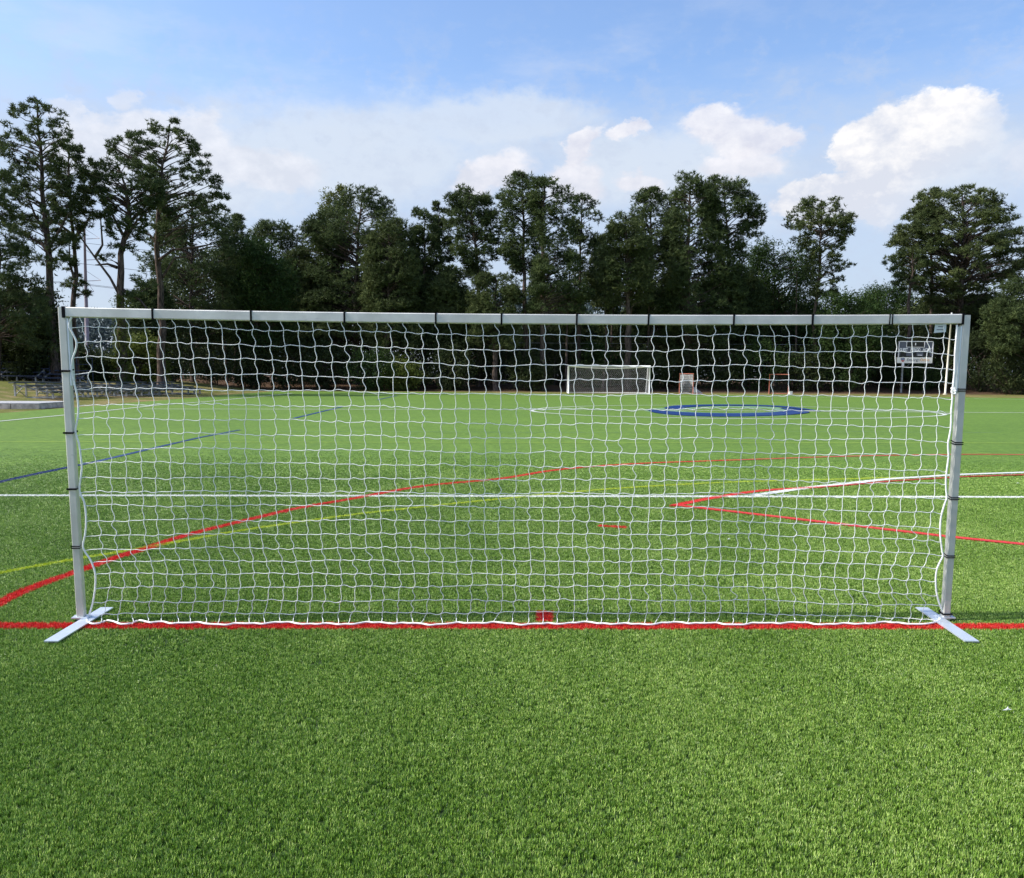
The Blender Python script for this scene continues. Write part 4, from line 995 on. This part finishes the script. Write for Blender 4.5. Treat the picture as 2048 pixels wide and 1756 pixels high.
tree('pine_tree', 'tall pine with layered spreading crown, second highest on the left', 'pine tree', 70, [(322, 775), (320, 620), (316, 500), (318, 420), (326, 330), (338, 245)],
     [(240, 310, 355), (258, 285, 372), (280, 245, 385), (300, 218, 405), (320, 235, 410), (345, 270, 425), (370, 300, 432), (400, 305, 440), (430, 330, 462), (455, 320, 455), (480, 300, 400)], boughs=230, seed=4, rad=.30, group=GP, lp=[[(318, 520), (345, 500), (385, 495), (425, 488)], [(322, 560), (350, 515), (405, 512)], [(316, 490), (300, 470), (262, 455)], [(326, 400), (370, 385), (410, 395)], [(324, 350), (280, 325), (235, 300)]], extra=[(445, 392, .5, 6), (430, 360, .5, 5)], **OP)
DN = dict(bs=(.8, 1.35), cl=34, flatb=.6, hollow=.45)
tree('pine_tree', 'dark dense pine cut off by the left edge of the picture', 'pine tree', 58, [(-12, 775), (-8, 500), (-15, 290)], [(285, -40, 8), (330, -60, 22), (400, -80, 30), (470, -70, 35), (540, -80, 70), (620, -90, 90), (690, -90, 100)], boughs=170, seed=5, rad=.36, group=GP, **{**DN, 'bs': (.5, .9), 'cl': 22})
tree('pine_tree', 'dark bushy pine below the layered crown left of the dense woods', 'pine tree', 84, [(385, 775), (385, 600), (380, 400)], [(392, 350, 400), (420, 330, 445), (460, 310, 478), (500, 300, 488), (560, 295, 480), (620, 300, 470), (680, 300, 470)], boughs=170, seed=6, group=GP, **DN)
tree('pine_tree', 'round-headed dark pine rising behind the bright broadleaf tree', 'pine tree', 97, [(545, 775), (545, 600), (545, 445)], [(440, 515, 575), (460, 495, 590), (500, 490, 605), (560, 480, 610), (640, 480, 610)], boughs=150, seed=7, group=GP, **DN)
tree('pine_tree', 'big broad pine forming the highest crown left of centre', 'pine tree', 93, [(712, 775), (712, 600), (718, 480), (725, 380)], [(374, 700, 745), (392, 680, 770), (420, 650, 785), (450, 615, 800), (490, 612, 800), (540, 620, 800), (600, 610, 790), (680, 600, 780)], boughs=290, seed=8, rad=.33, group=GP, mt=M_NEEDLE, **DN)
tree('pine_tree', 'shorter round dark pine hugging the right flank of the big broad pine', 'pine tree', 88, [(776, 775), (776, 600), (778, 445)], [(436, 755, 800), (455, 735, 820), (500, 728, 835), (560, 725, 835), (620, 730, 840), (690, 730, 840)], boughs=170, seed=9, group=GP, mt=M_NEEDLE2, **DN)
tree('pine_tree', 'small pine with a pointed tuft between the broad pine and the centre pines', 'pine tree', 92, [(850, 775), (850, 560), (850, 420)], [(415, 835, 865), (440, 822, 880), (480, 825, 885), (540, 815, 885), (600, 815, 885), (660, 815, 890)], boughs=110, seed=10, group=GP, **{**DN, 'bs': (.6, 1.0)})
tree('pine_tree', 'slim spire-topped pine left of the oval-crowned centre pine', 'pine tree', 95, [(880, 775), (880, 560), (878, 410)], [(404, 868, 888), (430, 862, 896), (480, 855, 905), (540, 850, 905), (620, 850, 910)], boughs=90, seed=11, group=GP, **{**DN, 'bs': (.5, .9)})
tree('pine_tree', 'oval-crowned pine with gaps low in its crown, just left of centre', 'pine tree', 90, [(958, 775), (957, 600), (950, 500), (938, 380)], [(372, 920, 955), (392, 900, 975), (430, 893, 992), (470, 900, 1000), (500, 905, 1000), (530, 930, 985), (570, 925, 975)], boughs=135, seed=12, rad=.28, group=GP, **{**DN, 'bs': (.6, 1.1), 'cl': 26})
tree('pine_tree', 'low olive pine in front of the pale gap left of the two tall centre pines', 'pine tree', 86, [(990, 775), (990, 600), (990, 550)], [(545, 960, 1015), (575, 945, 1040), (620, 940, 1040), (690, 935, 1040)], boughs=100, seed=13, group=GP, mt=M_NEEDLE2, **DN)
tree('pine_tree', 'tall pine with a reddish bare trunk, left one of the centre pair', 'pine tree', 88, [(1050, 775), (1051, 620), (1049, 520), (1046, 430), (1044, 350)], [(344, 1030, 1060), (362, 1008, 1072), (400, 998, 1085), (440, 995, 1085), (470, 1010, 1080), (500, 1000, 1085), (540, 1020, 1090)], boughs=125, seed=14, rad=.27, group=GP, **{**DN, 'bs': (.55, 1.0), 'cl': 24})
tree('pine_tree', 'tall pine with a thick dark trunk, right one of the centre pair', 'pine tree', 86, [(1085, 775), (1085, 620), (1087, 480), (1090, 360)], [(355, 1070, 1115), (375, 1058, 1135), (410, 1060, 1150), (450, 1070, 1150), (490, 1080, 1145), (530, 1070, 1160), (570, 1060, 1170), (620, 1050, 1180)], boughs=165, seed=15, rad=.40, group=GP, **{**DN, 'bs': (.6, 1.1), 'cl': 25})
tree('pine_tree', 'thin-stemmed pine with a see-through oval crown right of the centre pair', 'pine tree', 92, [(1158, 775), (1158, 600), (1160, 480), (1164, 395)], [(388, 1150, 1178), (410, 1135, 1198), (440, 1135, 1206), (470, 1142, 1202), (500, 1140, 1195), (550, 1130, 1200), (600, 1120, 1215)], boughs=100, seed=16, rad=.2, group=GP, **{**DN, 'bs': (.5, .9), 'cl': 18})
tree('pine_tree', 'ragged pine with bare lower stem left of the massive right-hand pine group', 'pine tree', 87, [(1256, 775), (1256, 640), (1256, 520), (1250, 430)], [(425, 1225, 1270), (445, 1218, 1290), (480, 1205, 1300), (520, 1195, 1300), (560, 1200, 1310), (600, 1215, 1300)], boughs=130, seed=17, rad=.3, group=GP, mt=M_NEEDLE2, **DN)
tree('pine_tree', 'dark pine with a rounded knob of a top, left shoulder of the massive group', 'pine tree', 92, [(1302, 775), (1302, 600), (1300, 385)], [(376, 1288, 1316), (395, 1275, 1330), (420, 1262, 1345), (460, 1250, 1360), (520, 1260, 1370), (600, 1260, 1370), (680, 1260, 1370)], boughs=190, seed=18, rad=.3, group=GP, **DN)
tree('pine_tree', 'massive dark pine at the middle of the right-hand group, highest of it', 'pine tree', 90, [(1378, 775), (1372, 600), (1375, 480), (1380, 360)], [(347, 1362, 1400), (365, 1345, 1420), (400, 1335, 1440), (450, 1330, 1450), (520, 1330, 1460), (600, 1330, 1470), (680, 1330, 1470)], boughs=270, seed=19, rad=.36, group=GP, **DN)
tree('pine_tree', 'wide-spreading pine on the right side of the massive group, bare trunk showing', 'pine tree', 91, [(1452, 775), (1455, 620), (1456, 500), (1448, 370)], [(350, 1425, 1462), (368, 1405, 1490), (400, 1400, 1512), (430, 1405, 1524), (460, 1415, 1520), (490, 1430, 1490), (560, 1400, 1490), (640, 1400, 1500)], boughs=200, seed=20, rad=.32, group=GP, **{**DN, 'bs': (.6, 1.1), 'cl': 28})
tree('pine_tree', 'lone open pine standing above the woods between the massive group and the right-hand spreading pine', 'pine tree', 90, [(1632, 775), (1634, 620), (1638, 520), (1642, 400)], [(391, 1620, 1665), (405, 1605, 1685), (430, 1580, 1702), (455, 1575, 1704), (475, 1590, 1698), (500, 1600, 1680), (525, 1610, 1700), (560, 1620, 1690), (590, 1625, 1672)], boughs=125, seed=21, rad=.25, group=GP, **{**OP, 'bs': (.5, .9), 'cl': 16}, mt=M_NEEDLE2)
tree('pine_tree', 'thin pale-topped pine peeking out behind the spreading right-hand pine', 'pine tree', 94, [(1862, 775), (1862, 500), (1862, 380)], [(376, 1850, 1878), (400, 1830, 1880), (425, 1808, 1880), (450, 1830, 1880), (500, 1835, 1880)], boughs=60, seed=22, rad=.22, group=GP, mt=M_NEEDLE2, **{**OP, 'bs': (.5, .9), 'cl': 18})
tree('pine_tree', 'broad spreading pine with a domed crown at the right edge of the picture', 'pine tree', 93, [(1918, 775), (1915, 640), (1918, 560), (1930, 470), (1925, 380)], [(373, 1900, 1945), (390, 1865, 1985), (415, 1840, 2015), (440, 1815, 2020), (470, 1800, 2035), (500, 1795, 2046), (530, 1785, 2046), (560, 1820, 2030), (590, 1850, 1990), (630, 1860, 1990)], boughs=400, seed=23, rad=.42, group=GP, mt=M_NEEDLE2, bs=(.6, 1.1), cl=24, flatb=.38, hollow=.35)
tree('pine_tree', 'small leaning pine at the left foot of the spreading right-hand pine', 'pine tree', 91, [(1820, 775), (1818, 600), (1826, 540), (1822, 500)], [(494, 1800, 1835), (510, 1785, 1850), (530, 1772, 1855), (548, 1775, 1850), (590, 1800, 1850)], boughs=60, seed=24, rad=.2, group=GP, **OP)
tree('pine_tree', 'dark pine crown filling the right picture edge below the spreading pine', 'pine tree', 84, [(2065, 775), (2065, 620), (2060, 560)], [(548, 2030, 2090), (580, 1990, 2120), (640, 1970, 2130), (700, 1980, 2130)], boughs=150, seed=25, rad=.3, group=GP, **DN)
for (lb, x, yt, wd_, yb, Yy, m_, sd) in (
    ('olive pine filling the notch left of the big broad pine', 600, 500, 100, 700, 94, M_NEEDLE2, 51), ('dark pine at the left shoulder of the big broad pine', 648, 440, 95, 690, 96, M_NEEDLE, 52),
    ('dark pine behind the small pointed pine left of centre', 815, 480, 80, 690, 97, M_NEEDLE, 53), ('olive pine beneath the slim spire-topped pine', 895, 530, 95, 690, 89, M_NEEDLE2, 54),
    ('low dark pine behind the pair of tall centre pines', 1110, 560, 110, 690, 99, M_NEEDLE, 55), ('ragged dark pine in the gap right of the see-through pine', 1212, 468, 62, 640, 96, M_NEEDLE2, 56),
    ('dark pine below the wide-spreading pine of the massive group', 1490, 540, 90, 700, 94, M_NEEDLE, 57), ('dark low pine under the layered pine on the left', 300, 560, 90, 700, 80, M_NEEDLE, 58),
    ('dark pine left of the round-headed pine', 470, 430, 70, 690, 92, M_NEEDLE, 59), ('olive low pine at the right picture edge below the dome', 1960, 590, 150, 700, 96, M_NEEDLE2, 60), ('low pine beside the right goal post', 1880, 600, 120, 700, 97, M_NEEDLE, 61)):
    tree('pine_tree', lb, 'pine tree', Yy, [(x, 775), (x + 3, (yt + 775) / 2), (x, yt + 8)], [(yt, x - wd_ * .14, x + wd_ * .14), (yt + 22, x - wd_ * .32, x + wd_ * .30), (yt + 60, x - wd_ * .48, x + wd_ * .5), (yb - 60, x - wd_ * .5, x + wd_ * .5), (yb, x - wd_ * .4, x + wd_ * .4)], boughs=int(wd_ * 1.5), seed=sd, group=GP, mt=m_, **DN)
GB = 'broadleaf trees among the pines'
DC = dict(kind='leaf', bs=(.9, 1.5), cl=26, per=7, hollow=.4)
tree('broadleaf_tree', 'bright green broadleaf tree in front of the pines left of centre', 'broadleaf tree', 86, [(515, 775), (512, 600), (515, 490)], [(482, 495, 540), (505, 478, 560), (540, 470, 585), (590, 470, 590), (640, 478, 580), (690, 480, 580)], boughs=150, seed=31, group=GB, mt=M_LEAF, **DC)
tree('broadleaf_tree', 'yellow-green broadleaf top poking out above the big broad pine', 'broadleaf tree', 98, [(672, 775), (672, 500), (676, 385)], [(376, 665, 688), (395, 652, 700), (430, 640, 705), (500, 630, 710)], boughs=60, seed=32, group=GB, mt=M_LEAFY, **DC)
tree('broadleaf_tree', 'rounded green broadleaf tree below the lone open pine', 'broadleaf tree', 97, [(1550, 775), (1550, 600), (1550, 490)], [(480, 1530, 1590), (500, 1505, 1615), (530, 1492, 1630), (570, 1488, 1630), (620, 1490, 1640), (690, 1490, 1640)], boughs=200, seed=33, group=GB, **DC)
tree('broadleaf_tree', 'low broadleaf tree in the dip between lone pine and right-hand pines', 'broadleaf tree', 88, [(1700, 775), (1700, 620)], [(592, 1660, 1740), (620, 1640, 1770), (660, 1640, 1780), (710, 1640, 1780)], boughs=110, seed=34, group=GB, **DC)
tree('broadleaf_tree', 'hazy round tree in the dip left of the small leaning pine', 'broadleaf tree', 112, [(1765, 775), (1765, 600)], [(574, 1745, 1800), (595, 1722, 1820), (640, 1710, 1830)], boughs=100, seed=35, group=GB, **DC)
tree('broadleaf_tree', 'green broadleaf tree at the left edge under the dark pine', 'broadleaf tree', 62, [(60, 775), (58, 640)], [(565, 20, 90), (600, 0, 112), (650, -10, 115), (700, -10, 115), (745, 0, 115)], boughs=130, seed=36, group=GB, mt=M_SHRUB, **{**DC, 'bs': (.5, .9)})
tree('broadleaf_tree', 'small sunlit yellow-green tree behind the left part of the net', 'broadleaf tree', 74, [(278, 775), (278, 720)], [(668, 255, 300), (690, 240, 320), (720, 235, 330), (755, 240, 330)], boughs=60, seed=37, group=GB, mt=M_VINE, **{**DC, 'bs': (.4, .8)})
# vine on the forked pine
rv = np.random.default_rng(5); n = 900; zz = rv.uniform(.8, 7.2, n); xx = np.array([at(243.5, 700, 63.8).x + rv.normal(0, .28) * (1.2 - .08 * z) for z in zz]); V, sh = leaves(np.stack([xx, 63.8 + rv.normal(0, .25, n), zz], 1), rv, 6, .17, .08)
vn = soup('climbing_vine', V, sh, M_VINE, None); tag(vn, 'bright green vine climbing the trunk of the forked pine', 'vine')
# understorey: individual shrubs in front, small trees behind
rs_ = np.random.default_rng(21)
def shrub(label, px, py_top, wpx, Y, m_, seed, n=60, nm='shrub', cat='shrub'):
    c = at(px, 780, Y); zt_ = at(px, py_top, Y).z; z0 = float(terr(c.x, Y)); wd_ = wpx * Y / F / 2; rng = np.random.default_rng(seed); t = empty(nm, (c.x, Y, z0)); tag(t, label, cat, 'shrubs along the foot of the woods')
    b = MB()
    for k in range(4): b.tube([(c.x + rng.normal(0, .15), Y, z0 - .05), (c.x + rng.normal(0, wd_ * .3), Y + rng.normal(0, .3), z0 + (zt_ - z0) * .4), (c.x + rng.normal(0, wd_ * .5), Y + rng.normal(0, .5), z0 + (zt_ - z0) * .75)], [.06, .04, .015], 5, False)
    b.build('stem', M_BARK, t, True)
    th = rng.uniform(0, np.pi, n); fi = rng.uniform(0, 2 * np.pi, n); rr2 = rng.uniform(.3, 1, n) ** .5
    P = np.stack([c.x + wd_ * rr2 * np.cos(fi) * np.sin(th) * .95, Y + wd_ * .8 * rr2 * np.sin(fi) * np.sin(th), z0 + .3 + (zt_ - z0 - .5) * (.5 + .5 * rr2 * np.cos(th))], 1)
    off = rng.normal(0, .42, (n, 16, 3)); C_ = (P[:, None, :] + off).reshape(-1, 3); C_[:, 2] = np.maximum(C_[:, 2], z0 + .1); V, sh = leaves(C_, rng, 5, .27, .14); soup('foliage', V, sh, m_, t)
SH = [(160, 690, 70, 72, M_SHRUB, 'dark rounded shrub under the sky gap left of the vine-covered trunk'), (205, 715, 80, 74, M_SHRUB, 'low dark shrub beside the vine-covered trunk'), (345, 640, 110, 80, M_SHRUB, 'dark shrub under the layered pine'),
      (430, 650, 120, 84, M_SHRUB, 'dark tall shrub left of the bright broadleaf tree'), (500, 690, 90, 85, M_SHRUB, 'dark shrub at the foot of the bright broadleaf tree'), (570, 650, 110, 86, M_SHRUB, 'dark tall shrub right of the bright broadleaf tree'),
      (650, 680, 110, 86, M_SHRUB, 'dark shrub at the left foot of the big broad pine'), (745, 700, 110, 84, M_LEAF, 'greener shrub under the big broad pine'), (805, 725, 70, 84, M_VINE, 'small sunlit shrub under the pointed tuft pine'), (830, 650, 100, 87, M_SHRUB, 'dark tall shrub left of the oval-crowned pine'),
      (900, 690, 110, 86, M_SHRUB, 'dark shrub below the oval-crowned pine'), (980, 660, 100, 90, M_SHRUB, 'dark tall shrub below the low olive pine'), (1060, 710, 100, 86, M_SHRUB, 'dark shrub left of the far white goal'), (1120, 640, 110, 94, M_SHRUB, 'tall shrub behind the left post of the far white goal'),
      (1190, 690, 120, 90, M_LEAF, 'greener shrub behind the middle of the far white goal'), (1230, 640, 90, 96, M_SHRUB, 'dark tall shrub behind the right post of the far white goal'), (1290, 700, 110, 88, M_SHRUB, 'dark shrub between the far white goal and the side-on lacrosse goal'), (1350, 680, 110, 90, M_SHRUB, 'dark shrub behind the side-on lacrosse goal'),
      (1440, 690, 130, 89, M_SHRUB, 'dark wide shrub between the two lacrosse goals'), (1520, 680, 110, 88, M_LEAF, 'greener shrub left of the dark-netted lacrosse goal'), (1600, 700, 120, 88, M_SHRUB, 'dark shrub right of the dark-netted lacrosse goal'), (1680, 690, 120, 88, M_LEAF, 'greener shrub left of the scoreboard'),
      (1760, 660, 120, 93, M_SHRUB, 'dark tall shrub just left of the scoreboard'), (1830, 730, 130, 90, M_LEAF, 'low green shrub under the scoreboard'), (1870, 640, 130, 93, M_SHRUB, 'dark tall shrub behind the scoreboard'), (1960, 660, 150, 88, M_SHRUB, 'dark wide shrub right of the goal post'), (2030, 700, 120, 85, M_SHRUB, 'dark shrub at the right picture edge'),
      (2120, 660, 140, 85, M_SHRUB, 'dark shrub just outside the right edge'), (20, 690, 120, 66, M_SHRUB, 'dark shrub behind the blue bleachers at the left edge'), (100, 715, 80, 68, M_SHRUB, 'dark shrub behind the blue bleachers next to the goal post'), (-70, 680, 140, 66, M_SHRUB, 'dark shrub beyond the left picture edge')]
for i, (px, pt_, wp, Yy, m_, lb) in enumerate(SH): shrub(lb, px, pt_, wp, Yy, m_, 100 + i, 75)
# the depth of the wood: leafy mass and stems nobody could count
def wood(name, label, x0p, x1p, Y0_, Y1_, ytop, n, m_, seed, size=.5, per=5):
    rng = np.random.default_rng(seed); Yv = rng.uniform(Y0_, Y1_, n); px = rng.uniform(x0p, x1p, n); C_ = []
    a0 = at(x0p, 780, Y0_).x; 
    for i in range(n):
        tpy = np.interp(px[i], [p for p, _ in ytop], [q for _, q in ytop]) + 16 * mnoise.noise(Vector((px[i] * .02, Yv[i] * .1, 0)))
        q = at(px[i], tpy, Yv[i]); z0 = float(terr(q.x, Yv[i])); C_.append((q.x, Yv[i], z0 + (q.z - z0) * rng.uniform(0, 1) ** .8))
    V, sh = leaves(np.array(C_), rng, per, size, .45); o = soup(name, V, sh, m_, None); tag(o, label, 'woods', kind='stuff')
wood('woodland_mass', 'dark leafy depth of the woods behind the front trees', 290, 2250, 97, 118, [(290, 610), (330, 520), (470, 500), (600, 550), (830, 540), (920, 580), (1000, 650), (1060, 660), (1180, 640), (1230, 650), (1300, 560), (1480, 560), (1640, 620), (1760, 640), (1850, 600), (2250, 600)], 38000, M_SHRUB, 41, .6)
wood('left_woodland_mass', 'dark leafy depth of the woods behind the left bleachers', -500, 150, 74, 100, [(-500, 560), (-100, 600), (60, 640), (110, 665), (150, 700)], 9000, M_SHRUB, 42, .5)
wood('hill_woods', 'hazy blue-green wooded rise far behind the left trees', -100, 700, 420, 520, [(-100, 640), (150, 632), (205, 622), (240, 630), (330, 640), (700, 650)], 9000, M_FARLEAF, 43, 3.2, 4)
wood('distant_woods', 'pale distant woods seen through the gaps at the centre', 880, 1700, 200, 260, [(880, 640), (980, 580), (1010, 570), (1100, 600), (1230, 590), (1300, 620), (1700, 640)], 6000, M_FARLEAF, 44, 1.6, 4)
# bare thin stems inside the wood
st = np.random.default_rng(8)
for i, xp in enumerate((455, 590, 640, 742, 905, 1010, 1132, 1206, 1222, 1262, 1296, 1330, 1500, 1590, 1745, 1985)):
    Yy = st.uniform(88, 96); p = at(xp, 780, Yy); z0 = float(terr(p.x, Yy)) - .1; h_ = st.uniform(8, 12); t = empty('young_pine', (p.x, Yy, z0)); tag(t, 'thin dark young pine stem ' + ['left of the bright broadleaf tree', 'right of the bright broadleaf tree', 'under the left shoulder of the big broad pine', 'between the big broad pine and the shorter round pine', 'under the oval-crowned pine', 'left of the pine with the reddish trunk', 'at the left post of the far white goal', 'behind the middle of the far white goal', 'behind the far white goal, just right of its middle', 'behind the right part of the far white goal', 'at the right post of the far white goal', 'between the far white goal and the side-on lacrosse goal', 'left of the dark-netted lacrosse goal', 'right of the dark-netted lacrosse goal', 'left of the scoreboard', 'right of the right goal post'][i], 'young pine', 'thin young pine stems in the wood edge')
    MB().tube([(p.x, Yy, z0), (p.x + st.normal(0, .15), Yy, z0 + h_ * .5), (p.x + st.normal(0, .3), Yy, z0 + h_)], [.13, .10, .05], 7).build('trunk', M_BARK, t, True)
    C_ = np.stack([p.x + st.normal(0, .7, 60), Yy + st.normal(0, .7, 60), z0 + h_ * st.uniform(.6, 1.05, 60)], 1); V, sh = needles(C_, st, 9, .36, .07); soup('crown', V, sh, M_NEEDLE, t)

# ------------------------------------------------------------------ utility pole and wires
UY = 150.0; u0 = at(177, 780, UY); ut = at(168.5, 447, UY); up = empty('utility_pole', (u0.x, UY, 0)); tag(up, 'slender grey transmission pole with short arms seen between the left pines', 'utility pole')
MB().tube([(u0.x, UY, 0), tuple(ut)], [.42, .16], 10).build('shaft', M_CONC, up, True)
WL = []
for y, l in ((478, 26), (520, 26), (562, 26), (584, 12)):
    a = at(172.5 - (y - 478) * -.03, y, UY); b = a + Vector((l * UY / F, 0, .12)); MB().tube([tuple(a), tuple(b)], .05, 6).build('cross_arm', M_CONC, up, True)
    MB().tube([tuple(a + Vector((0, 0, 1.6))), tuple(b)], .03, 5).build('arm_stay', M_CONC, up, True); WL.append(b)
for i, (y0_, dy) in enumerate(((478, 0), (520, 0), (562, 0), (500, 20), (548, 12))):
    pts = []
    for t in np.linspace(0, 1, 40):
        xp = -120 + 640 * t; yb = y0_ - 26 + 75 * t + 26 * (abs(t - .45)) * 0 + 30 * math.sin(math.pi * min(1, t / .45)) * .12 + dy; Yd = UY + (1 - t) * -18; pts.append(at(xp, yb, Yd))
    wm = MB().tube(pts, .030, 4).build('power_line', M_WIRE); tag(wm, ['topmost thin power line behind the left pines', 'thin power line reaching the middle arm of the grey pole', 'lowest thin power line crossing behind the left pines', 'second thin power line from the top behind the left pines', 'thin power line just above the lowest one behind the left pines'][i], 'cable', 'power lines behind the left pines')

# ------------------------------------------------------------------ litter on the turf
def scrap(px, py, L, label, rz, cat='scrap'):
    p = gp(px, py); z = TZ + .030; b = MB()
    b.poly([(p.x - L, p.y - L * .12, z), (p.x - L * .1, p.y - L * .32, z + .004), (p.x + L, p.y + L * .1, z + .002), (p.x + L * .1, p.y + L * .20, z + .008)])
    b.poly([(p.x - L * .2, p.y, z + .006), (p.x + L * .2, p.y - L * .1, z + .006), (p.x + L * .5, p.y + L * .7, z + .012)]); o = b.build('scrap', M_LITTER); 
    md = o.modifiers.new('thick', 'SOLIDIFY'); md.thickness = .002; tag(o, label, cat)
scrap(2013, 1437, .024, 'small white scrap on the turf near the right edge, in front of the goal', 0)
scrap(1607, 1137, .014, 'tiny white fleck on the turf behind the right half of the net', 0)
scrap(1457, 1087, .016, 'tiny white fleck on the turf behind the net near the red dash', 0)
scrap(2035, 972, .03, 'tiny white fleck beside the white line right of the goal', 0)
print('tris', sum(sum(len(p.vertices) - 2 for p in m_.polygons) if len(m_.polygons) < 5000 else len(m_.polygons) for m_ in bpy.data.meshes), 'tufts', len(Q))
